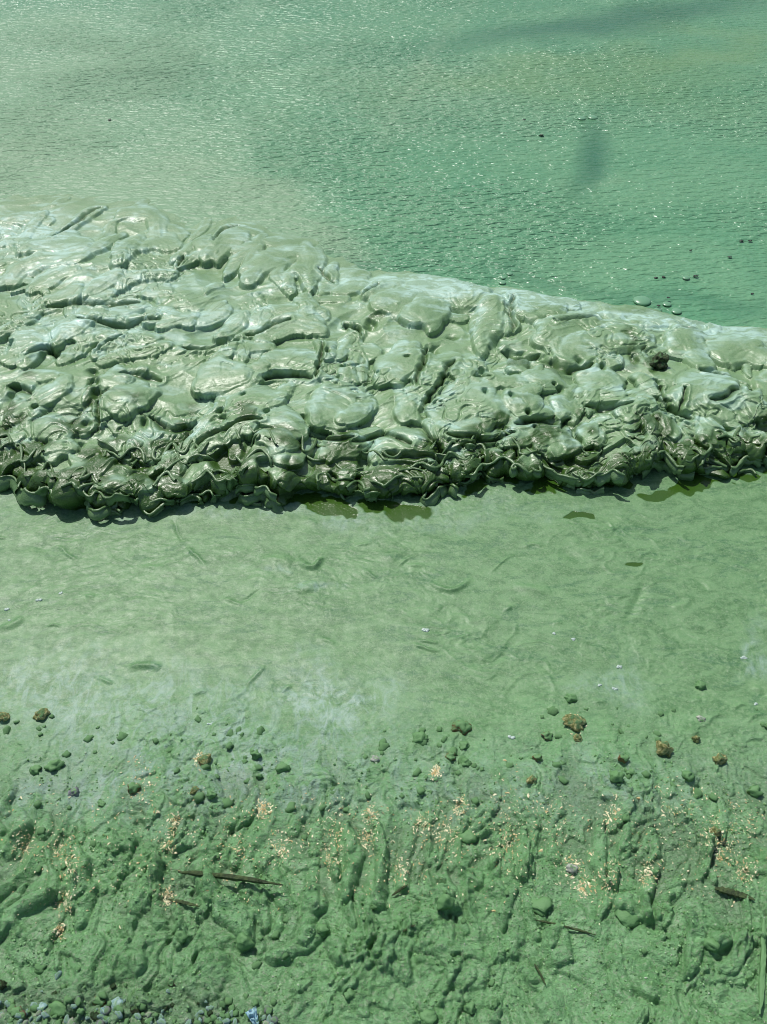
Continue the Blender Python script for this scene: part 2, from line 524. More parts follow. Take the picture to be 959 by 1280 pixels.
# traced ridges and clods of the mud: spine in photo pixels, half width, height (cm)
RIDGES = [
    ([(100, 1062), (103, 1110), (107, 1163)], 13, 2.4), ([(57, 1130), (20, 1160), (0, 1178)], 14, 3.0),
    ([(254, 1100), (285, 1132), (312, 1180)], 17, 3.2), ([(172, 1146), (190, 1105), (203, 1088)], 12, 2.0),
    ([(145, 1108), (152, 1088)], 9, 1.6), ([(224, 1168), (226, 1174)], 13, 2.2), ([(437, 1035), (441, 1085), (428, 1128)], 11, 2.6),
    ([(474, 1040), (481, 1100), (478, 1138)], 11, 2.6), ([(388, 1120), (393, 1142)], 11, 2.0), ([(399, 1165), (378, 1190), (344, 1206)], 10, 2.2),
    ([(416, 1185), (422, 1205)], 15, 2.0), ([(434, 1243), (442, 1246)], 11, 2.4), ([(490, 1195), (505, 1215)], 22, 2.0),
    ([(648, 1040), (655, 1105)], 9, 2.4), ([(664, 1085), (666, 1100)], 8, 2.0), ([(747, 1035), (752, 1106)], 10, 2.8),
    ([(886, 1066), (873, 1096)], 8, 2.2), ([(770, 1138), (805, 1142)], 17, 3.4), ([(834, 1128), (824, 1160)], 10, 2.0),
    ([(858, 1160), (866, 1192), (853, 1230)], 11, 2.6), ([(885, 1178), (893, 1184)], 13, 2.6), ([(690, 1170), (702, 1205)], 20, 2.2),
    ([(664, 1222), (672, 1232)], 12, 1.6), ([(251, 1036), (226, 1066)], 16, 2.4), ([(312, 1010), (292, 1030)], 12, 2.2),
    ([(60, 1026), (52, 1044)], 11, 2.0), ([(25, 1040), (14, 1066)], 12, 2.0), ([(556, 1126), (558, 1140)], 15, 3.6),
    ([(584, 1042), (604, 1046)], 11, 2.4), ([(500, 1000), (520, 990)], 12, 1.4), ([(556, 985), (562, 1000)], 10, 1.8),
    ([(180, 1185), (150, 1215)], 24, 1.8), ([(270, 1205), (260, 1240)], 24, 1.5), ([(560, 1200), (590, 1225)], 26, 1.6),
    ([(770, 1215), (800, 1240)], 26, 1.6), ([(920, 1180), (915, 1230)], 18, 1.6), ([(640, 1180), (620, 1200)], 18, 1.6),
    ([(340, 1090), (360, 1130)], 16, 1.6), ([(310, 1120), (335, 1160)], 13, 2.0), ([(536, 1062), (545, 1080)], 10, 1.6), ([(690, 1060), (700, 1085)], 10, 1.8),
    ([(812, 1040), (806, 1075)], 10, 1.8), ([(590, 1090), (600, 1110)], 12, 1.6), ([(160, 1030), (150, 1060)], 12, 1.8), ([(383, 1010), (370, 1040)], 12, 1.6),
    ([(760, 975), (775, 985)], 11, 1.6), ([(845, 965), (866, 975)], 13, 1.4), ([(700, 1005), (690, 1025)], 10, 1.5), ([(930, 1010), (940, 1035)], 12, 1.5),
]
rr_ = random.Random(44)
for i in range(60):
    u, v = rr_.uniform(-20, 980), rr_.uniform(1000, 1190)
    L, sl = rr_.uniform(12, 42), rr_.gauss(-0.12, 0.25)
    RIDGES.append(([(u - sl * L, v - L), (u + rr_.gauss(0, 4), v), (u + sl * L, v + L)], rr_.uniform(5, 10), rr_.uniform(0.7, 1.8)))
for pts, w, hcm in RIDGES:
    pw = [at(u, v, 0.03) for u, v in pts]
    pw = smooth_poly(pw)
    m_ = pxsize(np.mean([q[1] for q in pw]), 0.03)
    r = w * m_
    xs = [q[0] for q in pw]; ys = [q[1] for q in pw]
    c0, c1 = np.searchsorted(sx, [min(xs) - 2 * r, max(xs) + 2 * r])
    r0, r1 = np.searchsorted(sy, [min(ys) - 2 * r, max(ys) + 2 * r])
    A = (slice(r0, r1), slice(c0, c1))
    d, t, sg = seg_dist(SX[A] + 0.6 * wx1[A], SY[A] + 0.6 * wy1[A], pw)
    q = d / r
    q = q * (1 + 0.40 * fbm(SX[A] * 26, SY[A] * 26, 3, 77)) / (0.55 + 0.45 * np.sin(np.pi * np.clip(t, 0.08, 0.92)) ** 0.7)
    prof = np.clip(1 - np.abs(q) ** 2.4, 0, 1) ** 0.6
    SZ[A] = SZ[A] + hcm / 100 * 0.62 * prof * (0.85 + 0.35 * fbm(SX[A] * 30, SY[A] * 30, 3, 79)) - 0.0022 * np.exp(-((q - 1.25) / 0.25) ** 2)
# small wrinkles and slits in the floating film
FILM_MARKS = [([(372, 700), (388, 716), (400, 706), (404, 700)], 4, 1.0), ([(362, 746), (380, 738), (398, 730)], 6, .5), ([(536, 728), (556, 742), (580, 738), (588, 726)], 4, .7),
              ([(322, 706), (345, 700), (368, 704)], 7, .5), ([(700, 690), (730, 700)], 9, -.4), ([(782, 780), (800, 740), (806, 728)], 5, -.5),
              ([(640, 735), (670, 742), (690, 738)], 6, .5), ([(165, 835), (185, 832), (200, 838)], 5, .7), ([(580, 830), (620, 828), (650, 800)], 5, -.4),
              ([(15, 690), (45, 682), (70, 695)], 8, -.4), ([(0, 790), (20, 780), (30, 770)], 5, .6), ([(470, 700), (500, 690)], 8, .4)]
mr = random.Random(31)
for i in range(50):
    u, v = mr.uniform(-10, 970), mr.uniform(640, 930)
    L, a0, bd = mr.uniform(4, 14), mr.gauss(0, 0.5), mr.uniform(-.5, .8)
    FILM_MARKS.append(([(u - L, v + a0 * L + bd * L * .5), (u, v), (u + L, v - a0 * L + bd * L * .5)], mr.uniform(1.6, 3.6), mr.choice([-.25, .3, .35, .45])))
for pts, w, hcm in FILM_MARKS:
    pw = smooth_poly([at(u, v) for u, v in pts])
    r = w * pxsize(np.mean([q[1] for q in pw]))
    xs = [q[0] for q in pw]; ys = [q[1] for q in pw]
    c0, c1 = np.searchsorted(sx, [min(xs) - 4 * r - .03, max(xs) + 4 * r + .03])
    r0, r1 = np.searchsorted(sy, [min(ys) - 4 * r - .03, max(ys) + 4 * r + .03])
    A = (slice(r0, r1), slice(c0, c1))
    d, t, sg = seg_dist(SX[A] + 0.5 * wx1[A], SY[A] + 0.5 * wy1[A], pw)
    SZ[A] += hcm / 100 * np.exp(-(d / r) ** 2) * np.sin(np.pi * np.clip(t, 0.06, 0.94))

# --- colour masks that belong to the ground
wu = 45 * fbm(SX * 7, SY * 7, 4, 81)
wv = 22 * fbm(SX * 7, SY * 7, 4, 83)
s_pool = np.zeros_like(SX)
for cx, cy, rx, ry in [(100, 634, 22, 9), (185, 628, 16, 6), (290, 626, 9, 9), (500, 640, 42, 10), (724, 656, 15, 7), (690, 604, 36, 9), (560, 612, 46, 9), (620, 604, 50, 8),
                       (54, 620, 9, 7), (830, 612, 34, 7), (872, 606, 22, 7), (925, 590, 24, 8), (400, 632, 50, 8), (240, 618, 12, 7), (795, 705, 20, 5), (15, 606, 18, 7), (760, 604, 30, 7)]:
    s_pool = np.maximum(s_pool, blob(SU + wu * 0.6, SV + wv * 0.7, cx, cy, rx, ry, 0, 0.12))
s_film = np.clip(blob(SU + wu, SV + wv, 170, 890, 260, 55, -6, 0.9) * 0.7 + blob(SU + wu, SV + wv, 420, 880, 70, 60, 0, 0.9) * 0.75 + blob(SU + wu, SV + wv, 270, 950, 240, 50, -4, 0.9) * 0.85
                 + blob(SU + wu, SV + wv, 760, 850, 40, 50, 20, .9) * 0.5 + blob(SU + wu, SV + wv, 935, 820, 25, 40, 20, .9) * 0.6 + blob(SU + wu, SV + wv, 560, 990, 300, 60, 0, .9) * .6 + blob(SU + wu, SV + wv, 200, 1010, 260, 50, 0, .9) * .6 + blob(SU + wu, SV + wv, 850, 1000, 200, 70, 0, .9) * .35
                 + blob(SU + wu, SV + wv, 350, 640, 420, 22, 0, .9) * .4 + blob(SU + wu, SV + wv, 385, 740, 30, 8, -15, .9) * .6 + blob(SU + wu, SV + wv, 345, 700, 30, 8, 0, .9) * .5
                 + blob(SU + wu, SV + wv, 60, 840, 90, 50, 0, .9) * .5 + blob(SU + wu, SV + wv, 60, 1000, 120, 40, 0, .9) * .35, 0, 1)
hp = SZ - (0.075 * np.clip(1.10 - SY, 0, 40) * sstep(1.25, 0.6, SY) + 0.004)
s_mud = rough * sstep(0.016, 0.007, hp) * sstep(0.05, 0.30, fbm(SX * 6, SY * 6, 3, 85) + 0.25) * sstep(0.5, 0.62, SY) * 0.5
s_mud = np.maximum(s_mud, sstep(1222, 1275, SV + wv) * sstep(420, 250, SU + wu) * 0.5)
SZ -= s_pool * (hp * 0.8)
shore = grid_mesh('shore_mud', np.stack([SX, SY, SZ], -1), M_SHORE, attrs=dict(film=s_film * (1 - s_pool), pool=s_pool, mud=s_mud * (1 - s_pool), rough=rough))
tag(shore, kind='structure')


def ground_z(x, y):
    j = min(max(int(np.searchsorted(sx, x)), 1), len(sx) - 1)
    i = min(max(int(np.searchsorted(sy, y)), 1), len(sy) - 1)
    tx = (x - sx[j - 1]) / (sx[j] - sx[j - 1]); ty = (y - sy[i - 1]) / (sy[i] - sy[i - 1])
    return float((SZ[i - 1, j - 1] * (1 - tx) + SZ[i - 1, j] * tx) * (1 - ty) + (SZ[i, j - 1] * (1 - tx) + SZ[i, j] * tx) * ty)


def on_ground(px, py):
    z = 0.02
    for _ in range(5):
        x, y = at(px, py, z)
        z = ground_z(float(x), float(y))
    return float(x), float(y), z


# ================================================================== ALGAE MAT
back_px = [(-60, 236), (0, 232), (60, 222), (130, 226), (200, 234), (240, 262), (270, 254), (330, 264), (395, 288), (450, 312), (490, 328), (560, 341), (640, 356), (720, 368), (800, 376), (860, 394), (910, 402), (959, 404), (1020, 408)]
front_px = [(-60, 596), (0, 596), (40, 604), (80, 622), (120, 626), (180, 612), (230, 606), (300, 596), (360, 606), (420, 612), (500, 612), (560, 596), (620, 586), (680, 590), (720, 600), (770, 592), (815, 570), (860, 580), (910, 578), (959, 572), (1020, 570)]
bw = np.array([at(u, v, 0.01) for u, v in back_px])
fw = np.array([at(u, v, 0.03) for u, v in front_px])

NU, NV, NC = 980, 400, 92
uu = np.concatenate([-1.3 - 3.5 * np.linspace(1, 0, 24, endpoint=False) ** 1.6, np.linspace(-1.3, 1.3, NU), (1.3 + 3.5 * np.linspace(0, 1, 25)[1:] ** 1.6)])
CURL_R = 0.028
# x of each column is scaled with distance so the mesh density follows the band
vv = np.linspace(0, 1, NV)


def y_edge(tab, x):
    y = np.interp(x, tab[:, 0], tab[:, 1])
    return y


def mat_base(uu):
    hw_f = 0.466 + 0.3115 * 1.66
    # straight columns fanning out slightly towards the water
    xf = uu * hw_f
    yf = y_edge(fw, xf) + CURL_R + 0.050 * noise(xf * 5, xf * 0, 91) + 0.030 * noise(xf * 19, xf * 0, 92)
    xb = uu * (0.466 + 0.3115 * 2.9)
    yb = y_edge(bw, xb) + 0.03 * noise(xb * 6, xb * 0, 93)
    rows_x, rows_y, rows_z, rows_s = [], [], [], []
    k = np.linspace(0, 1, NV)
    k = 1 - (1 - k) ** 1.0
    X = xb[None] * (1 - k[:, None]) + xf[None] * k[:, None]
    Yb = y_edge(bw, X) + 0.03 * noise(X * 6, X * 0, 93)
    Y = Yb * (1 - k[:, None]) + yf[None] * k[:, None]
    kk = k[:, None] + 0 * X
    right = sstep(-0.1, 0.25, X)
    zl = 0.060 * sstep(0.0, 0.9, kk) ** 0.9
    zr = 0.028 * sstep(0.0, 0.12, kk) + 0.034 * sstep(0.1, 0.9, kk)
    z_top = 2 * CURL_R
    Z = (zl * (1 - right) + zr * right)
    Z = Z + (z_top - 0.061) * sstep(0.6, 1.0, kk)
    Z += 0.020 * noise(X * 4, Y * 4, 95) * sstep(0.05, 0.3, kk) * sstep(1.0, 0.8, kk)
    Z -= 0.014 * (1 - sstep(0.0, 0.05 + 0.10 * (1 - right), kk))
    Sx = Y.copy()
    # the front roll
    ph = np.linspace(0, math.radians(200), NC + 1)[1:][:, None]
    rz = (CURL_R * (1 + 0.50 * noise(xf * 4, xf * 0, 96) + 0.25 * noise(xf * 11, xf * 0, 97) - 0.30 * np.exp(-((xf - 0.08) / 0.16) ** 2)))[None]
    drz = (rz - CURL_R) * sstep(0.55, 1.0, k)[:, None] * 2
    Z = Z + drz
    Xc = np.repeat(xf[None], NC, 0)
    Yc = yf[None] - CURL_R * 1.05 * np.sin(ph)
    Zc = rz + rz * np.cos(ph) + 0 * Xc
    Sc = yf[None] - CURL_R * ph
    K2 = 1 + np.repeat(np.linspace(0, 1, NC + 1)[1:][:, None], len(xf), 1)
    return (np.concatenate([X, Xc]), np.concatenate([Y, Yc + 0 * Xc]), np.concatenate([Z, Zc]), np.concatenate([Sx, Sc]), np.concatenate([kk, K2]))


BX, BY, BZ, BS, KK = mat_base(uu)
B = np.stack([BX, BY, BZ], -1)
BN = -grid_normals(B)
BN *= np.sign(BN[:, :, 2:3] + 1e-9) * 0 + 1
if BN[50, 50, 2] < 0:
    BN = -BN

front = sstep(0.80, 1.05, KK) * sstep(2.0, 1.75, KK)
backf = sstep(0.0, 0.16, KK)
right_ = sstep(-0.1, 0.25, BX)
amp_all = (0.35 + 0.65 * sstep(0.0, 0.35, KK)) * (1 - right_) + right_ * (0.5 + 0.5 * sstep(0.0, 0.25, KK))
amp_all *= sstep(2.0, 1.8, KK)
wmx = 0.022 * fbm(BX * 5, BS * 4, 2, 101) + 0.004 * noise(BX * 22, BS * 15, 103)
wmy = 0.030 * fbm(BX * 5, BS * 4, 2, 105) + 0.006 * noise(BX * 22, BS * 15, 107)
wmx += front * 0.010 * noise(BX * 16, BS * 16, 109)
wmy += front * 0.010 * noise(BX * 16, BS * 16, 111)
MX, MS = BX + wmx, BS + wmy

LOBES = [
    ([(78, 288), (100, 270), (130, 255)], 7), ([(62, 250), (75, 243), (88, 240)], 4), ([(150, 262), (180, 258), (196, 268), (194, 300)], 9), ([(0, 272), (30, 268), (58, 274)], 7),
    ([(5, 300), (30, 288), (60, 290)], 9), ([(30, 310), (70, 300), (105, 312)], 13), ([(0, 352), (25, 338), (60, 326), (108, 326)], 12), ([(30, 362), (60, 350), (100, 342)], 9),
    ([(150, 330), (158, 312), (172, 296)], 14), ([(110, 320), (135, 300), (150, 290)], 10), ([(118, 366), (140, 350), (152, 345)], 9), ([(150, 355), (175, 345), (215, 340)], 8),
    ([(215, 320), (240, 305), (258, 295)], 8), ([(222, 330), (250, 315), (272, 300), (276, 282), (300, 276), (322, 282)], 7), ([(285, 338), (300, 318), (322, 300), (328, 287)], 7), ([(262, 318), (285, 300), (305, 292)], 14),
    ([(315, 350), (330, 325), (360, 310), (372, 303)], 14), ([(358, 358), (370, 335), (377, 320)], 6), ([(385, 350), (390, 325), (380, 300)], 14), ([(330, 295), (360, 290), (395, 288)], 6),
    ([(400, 360), (412, 340), (418, 325)], 9), ([(425, 358), (440, 340), (455, 335)], 10), ([(375, 370), (405, 366), (435, 372)], 6),
    ([(0, 425), (25, 405), (55, 380)], 9), ([(60, 378), (100, 372), (150, 378), (180, 384)], 5), ([(18, 440), (40, 425), (34, 450)], 18), ([(75, 430), (85, 415), (110, 405)], 16), ([(110, 385), (150, 390), (190, 396)], 10),
    ([(80, 455), (100, 440), (112, 425), (135, 418), (148, 420)], 7), ([(120, 448), (135, 430), (160, 423), (195, 425)], 11), ([(130, 455), (160, 445), (190, 440), (210, 432)], 9), ([(130, 480), (145, 480), (158, 475)], 12),
    ([(140, 505), (165, 500), (190, 490)], 18), ([(20, 478), (45, 472), (70, 475)], 9), ([(10, 520), (30, 510), (50, 512)], 14), ([(60, 500), (75, 490), (85, 480)], 8), ([(180, 400), (205, 395), (235, 400)], 9),
    ([(275, 420), (290, 405), (300, 395)], 12), ([(310, 400), (340, 390), (380, 386), (405, 390)], 8), ([(330, 420), (355, 407), (385, 402), (398, 410)], 12), ([(225, 395), (260, 395), (280, 385)], 9), ([(275, 470), (300, 478), (320, 470)], 16),
    ([(245, 480), (275, 470), (310, 468)], 14), ([(335, 452), (365, 445), (395, 458)], 12), ([(285, 510), (300, 500), (345, 500)], 16), ([(395, 430), (410, 440)], 10), ([(425, 440), (430, 420), (450, 415)], 8), ([(435, 470), (438, 450)], 9), ([(452, 470), (458, 440)], 8),
    ([(345, 500), (355, 485), (362, 480)], 9), ([(400, 515), (420, 505), (455, 500)], 20), ([(425, 515), (450, 508)], 12), ([(290, 520), (310, 520), (325, 530)], 12), ([(245, 535), (255, 515), (275, 510)], 9), ([(230, 555), (250, 545), (290, 552)], 12),
    ([(275, 545), (300, 535), (320, 545)], 14), ([(340, 555), (360, 560)], 14), ([(330, 530), (350, 525), (375, 535)], 14), ([(405, 560), (425, 550), (450, 548)], 14), ([(440, 545), (452, 540)], 9),
    ([(15, 540), (40, 530), (80, 540)], 14), ([(95, 530), (110, 525)], 12), ([(60, 560), (80, 558)], 12), ([(85, 585), (110, 580), (130, 575)], 12), ([(75, 610), (95, 605), (105, 615)], 14), ([(165, 550), (190, 545), (205, 540)], 14),
    ([(210, 560), (225, 575)], 12), ([(205, 590), (220, 598)], 12), ([(125, 600), (150, 595)], 10), ([(160, 590), (185, 600)], 10), ([(0, 545), (10, 560), (8, 575)], 12),
    ([(460, 368), (475, 352), (500, 352)], 12), ([(480, 376), (510, 366), (560, 360), (600, 366)], 22), ([(553, 395), (577, 394)], 5), ([(600, 422), (610, 395), (622, 378)], 16), ([(520, 392), (545, 386)], 20),
    ([(648, 388), (670, 380), (700, 382)], 16), ([(645, 370), (680, 368), (720, 376)], 8), ([(680, 427), (700, 410), (740, 395)], 18), ([(700, 447), (740, 430), (780, 415), (810, 425)], 18), ([(790, 395), (830, 393), (850, 405)], 8),
    ([(848, 428), (862, 425), (872, 445)], 22), ([(900, 440), (930, 430), (962, 450)], 16), ([(860, 502), (890, 492), (920, 500)], 26), ([(740, 492), (755, 475), (765, 490)], 24), ([(800, 470), (815, 490)], 12),
    ([(500, 440), (520, 430)], 12), ([(480, 470), (500, 455), (520, 440)], 16), ([(535, 470), (550, 450), (570, 440)], 9), ([(580, 450), (600, 450)], 12), ([(640, 455), (650, 450)], 10), ([(505, 515), (520, 500)], 20),
    ([(560, 520), (590, 500), (620, 510)], 24), ([(640, 500), (670, 505)], 16), ([(545, 535), (580, 540)], 16), ([(470, 560), (500, 545), (530, 560)], 14), ([(640, 545), (670, 535)], 16), ([(690, 540), (710, 550)], 20), ([(730, 530), (745, 540)], 14),
    ([(885, 545), (900, 535)], 16), ([(830, 530), (845, 540)], 10), ([(930, 500), (950, 510)], 16), ([(925, 545), (950, 540)], 14), ([(620, 580), (640, 570)], 14), ([(470, 590), (500, 580), (530, 590)], 12), ([(560, 575), (590, 565)], 12),
    ([(660, 470), (700, 480)], 14), ([(700, 505), (720, 500)], 14), ([(780, 520), (800, 510)], 12), ([(610, 470), (630, 480)], 12), ([(580, 470), (600, 480)], 10), ([(740, 455), (780, 450)], 9), ([(520, 470), (540, 490)], 11),
]
jobs = []
for pts, w in LOBES:
    jobs.append((pts, w, 1))
# smaller folds between the traced ones, following the drift of the band
lr = random.Random(5)


def edge_y(tab, u):
    return float(np.interp(u, [p[0] for p in tab], [p[1] for p in tab]))


for i in range(250):
    u = lr.uniform(-190, 1150)
    f = lr.random() ** 0.8
    v = edge_y(back_px, u) * (1 - f) + edge_y(front_px, u) * f
    left = max(0, min(1, (620 - u) / 400))
    ang = math.radians(lr.gauss(-28 * left, 22 + 30 * (1 - left) + 35 * f))
    L = lr.uniform(8, 30) * (0.7 + 0.5 * left) * (1.1 - 0.4 * f)
    bend = lr.uniform(-0.1, 0.45) * L
    c, s_ = math.cos(ang), math.sin(ang)
    pts = []
    for tt_ in (-1, -0.3, 0.3, 1):
        bx_, by_ = tt_ * L, bend * tt_ * tt_
        pts.append((u + bx_ * c - by_ * s_, v + bx_ * s_ * 0.75 + by_ * c * 0.75))
    jobs.append((pts, lr.uniform(3, 9.5), 0))
jobs.sort(key=lambda j: (np.mean([p[1] for p in j[0]]) - (40 if j[2] else 0)))

D = 0.009 * fbm(MX * 6, MS * 4, 2, 121)
rdg = 1 - np.abs(noise((MX * 0.87 + MS * 0.5) * 6, (MS * 0.87 - MX * 0.5) * 10, 123)) * 1.7
D += 0.008 * np.clip(rdg, 0, 1) ** 2
D += front * (0.014 * np.abs(noise(MX * 22, MS * 6, 125)) + 0.010 * noise(MX * 12, MS * 8, 126))
D -= front * 0.040 * sstep(0.08, 0.30, noise(MX * 14, MS * 15, 127))
ID = np.full(D.shape, -1, np.int32)
RIM_SHEEN = np.zeros(D.shape, np.float32)  # sky highlights on fold crests, put into the film colour
fold_names = []
cols_x = MX
for k, (pts, w, traced) in enumerate(jobs):
    vm = np.mean([p[1] for p in pts])
    zz = 0.030 + 0.04 * np.clip((vm - 300) / 200, 0, 1)
    pw = smooth_poly([tuple(float(c) for c in at(u, v, zz)) for u, v in pts])
    ym = np.mean([q[1] for q in pw])
    r = w * pxsize(ym, zz) * (1.30 if traced else 1.15)
    xs = [q[0] for q in pw]; ys = [q[1] for q in pw]
    fs = (CAM_H - zz) / math.hypot(CAM_H - zz, ym)      # the band recedes: a width seen along it is foreshortened by this
    msk = (MX > min(xs) - 2.3 * r) & (MX < max(xs) + 2.3 * r) & (MS > min(ys) - 2 * r / fs) & (MS < max(ys) + 2.4 * r / fs)
    rr, cc = np.where(msk)
    if len(rr) < 20:
        continue
    A = (slice(rr.min(), rr.max() + 1), slice(cc.min(), cc.max() + 1))
    d, t, sg = seg_dist(MX[A], MS[A] * fs, [(a_, b_ * fs) for a_, b_ in pw])
    taper = 0.55 + 0.45 * np.sin(np.pi * np.clip(t, 0.02, 0.98)) ** 0.6
    q = d / (r * taper)
    q = q * np.where(sg > 0, 0.80 + 0.20 * np.exp(-sg / (0.5 * r)), 1.0)     # blends backwards, steep towards the shore
    q = q * (1 + 0.22 * noise(MX[A] * 20, MS[A] * 14, 128))
    dome = np.clip(1 - q * q, 0, 1) ** 0.72
    rim = np.exp(-((q - 0.80) / 0.13) ** 2) * (q < 1)
    Hh = min(r * 0.62, 0.028) * (1.0 if traced else 0.8)
    base = float(np.mean(D[A][q < 0.5])) if (q < 0.5).any() else 0.0
    L_ = 0.6 * base + 0.002 + Hh * (0.80 * dome + 0.16 * rim * (sg < 0.3 * r)) + (q < 1) * 0.0012 * noise(d / r * 5 + 0.8 * noise(t * 3, d / r, 129 + k), t * 2.5, 130 + k) - (q >= 1) * 1.0
    win = L_ > D[A]
    D[A] = np.where(win, L_, D[A])
    crest = np.exp(-((q - 0.62) / 0.30) ** 2) * sstep(-0.35 * r, 0.15 * r, sg + 0.2 * r * noise(MX[A] * 18, MS[A] * 18, 146))
    RIM_SHEEN[A] = np.where(win, crest * (1.0 if traced else 0.6), RIM_SHEEN[A])
    if traced:
        ID[A] = np.where(win, len(fold_names), ID[A])
        fold_names.append(k)
    else:
        ID[A] = np.where(win, -1, ID[A])

# wrinkle lines that run over everything
flow = (MX * 0.83 + MS * 0.55)
acr = (MS * 0.83 - MX * 0.55)
wri = 1 - np.abs(noise(flow * 10 + 0.6 * noise(MX * 9, MS * 9, 131), acr * 38, 133)) * 2.6
wm = sstep(-0.05, 0.35, noise(MX * 5, MS * 5, 135))
D += wm * 0.0028 * np.clip(wri, 0, 1) ** 2
cre = 1 - np.abs(noise(MX * 13 + noise(MX * 20, MS * 20, 136), MS * 13 + noise(MX * 20, MS * 20, 138), 137)) * 5.0
D -= 0.006 * np.clip(cre, 0, 1) * sstep(0.0, 0.3, noise(MX * 3.3, MS * 3.3, 139)) * sstep(0.1, 0.4, KK)
D += 0.0006 * fbm(BX * 60, BS * 60, 3, 141)
D += front * 0.003 * np.abs(noise(MX * 30, MS * 24, 143))
# pits
for u, v, r in [(465, 393, 8), (448, 398, 5), (545, 425, 8), (560, 409, 7), (511, 439, 4), (475, 456, 4), (305, 487, 5), (397, 448, 4), (622, 412, 8), (640, 425, 8), (655, 432, 9), (668, 436, 8), (600, 452, 6), (597, 463, 7), (755, 403, 5),
                (168, 376, 5), (192, 390, 4), (117, 462, 7), (115, 478, 8), (120, 490, 7), (52, 501, 4), (15, 489, 8), (271, 508, 5), (336, 513, 4), (380, 512, 4), (640, 490, 5), (672, 525, 4), (672, 518, 3), (690, 475, 3), (700, 480, 6), (545, 490, 5), (610, 487, 5),
                (820, 470, 5), (823, 480, 5), (830, 500, 5), (720, 445, 6), (760, 453, 6), (940, 470, 8), (665, 510, 4), (405, 428, 4), (180, 520, 5), (100, 520, 6), (432, 445, 4), (10, 425, 6), (700, 395, 3)]:
    x_, y_ = at(u, v, 0.08)
    rw = r * pxsize(y_, 0.08) * 0.75
    cj = np.abs(MX - x_) + np.abs(MS - y_) < 6 * rw
    r_, c_ = np.where(cj)
    if len(r_) < 4:
        continue
    PA = (slice(r_.min(), r_.max() + 1), slice(c_.min(), c_.max() + 1))
    d2 = ((MX[PA] - x_) ** 2 + ((MS[PA] - y_) * 0.75) ** 2) / rw ** 2
    D[PA] -= 0.022 * np.exp(-(d2 * (1 + 0.8 * noise(MX[PA] * 40, MS[PA] * 40, 145))) ** 1.2)

CRACKS = [[(668, 445), (690, 455), (715, 462), (740, 455)], [(876, 460), (905, 469), (940, 480)], [(641, 372), (638, 392), (640, 410)], [(520, 478), (530, 452), (538, 428)], [(430, 400), (445, 408), (452, 416)],
          [(308, 418), (330, 408), (365, 401)], [(60, 380), (110, 373), (170, 378)], [(283, 545), (300, 533), (332, 530)], [(248, 556), (262, 545), (288, 540)], [(8, 486), (25, 490), (46, 492)], [(116, 446), (128, 430), (150, 420)],
          [(72, 292), (95, 273), (130, 254)], [(188, 519), (215, 526), (242, 524)], [(438, 547), (475, 538), (514, 546)], [(385, 536), (420, 546), (440, 540)], [(480, 562), (520, 556), (545, 566)], [(822, 478), (830, 505), (845, 520), (872, 526)],
          [(855, 488), (853, 520)], [(540, 500), (552, 470), (565, 448)], [(648, 528), (672, 520), (695, 524)], [(222, 330), (226, 318)], [(272, 302), (276, 285), (300, 272)], [(400, 330), (415, 345)], [(455, 372), (470, 352)], [(590, 470), (602, 466), (612, 472)],
          [(700, 408), (720, 398), (745, 392)], [(630, 430), (650, 442), (668, 440)], [(735, 505), (760, 512), (790, 508)], [(895, 505), (915, 500), (918, 480)], [(30, 445), (60, 436), (75, 450)], [(150, 470), (175, 466), (200, 470)],
          [(330, 470), (350, 462), (392, 470)], [(395, 425), (400, 445), (398, 470)], [(100, 400), (140, 404), (190, 400)], [(230, 430), (262, 436), (300, 428)], [(560, 535), (600, 545), (640, 540)], [(120, 505), (118, 530)], [(700, 530), (712, 515)]]
CRACK_SHADE = np.zeros(D.shape, np.float32)  # dark lines painted into the cracks as shade
for cpts in CRACKS:
    vm = np.mean([p[1] for p in cpts])
    zz = 0.030 + 0.04 * np.clip((vm - 300) / 200, 0, 1)
    pw = smooth_poly([tuple(float(c) for c in at(u, v, zz)) for u, v in cpts])
    ym = np.mean([q[1] for q in pw])
    fs = (CAM_H - zz) / math.hypot(CAM_H - zz, ym)
    r = 2.6 * pxsize(ym, zz)
    xs = [q[0] for q in pw]; ys = [q[1] for q in pw]
    rr, cc = np.where((MX > min(xs) - 4 * r) & (MX < max(xs) + 4 * r) & (MS > min(ys) - 6 * r) & (MS < max(ys) + 6 * r))
    if len(rr) < 20:
        continue
    A = (slice(rr.min(), rr.max() + 1), slice(cc.min(), cc.max() + 1))
    d, t, sg = seg_dist(MX[A] + 0.006 * noise(MX[A] * 40, MS[A] * 40, 147), MS[A] * fs, [(a_, b_ * fs) for a_, b_ in pw])
    g_ = np.exp(-(d / (r * (0.35 + 0.65 * np.sin(np.pi * np.clip(t, 0.03, 0.97))))) ** 2)
    D[A] += -0.016 * g_ + 0.004 * np.exp(-((d / r - 2.2) / 0.8) ** 2)
    CRACK_SHADE[A] = np.maximum(CRACK_SHADE[A], g_)
D = np.where(KK > 0.93, np.maximum(D, -0.011), np.where(KK > 0.75, np.maximum(D, -0.016), D))
D *= amp_all
P = B + BN * D[..., None]
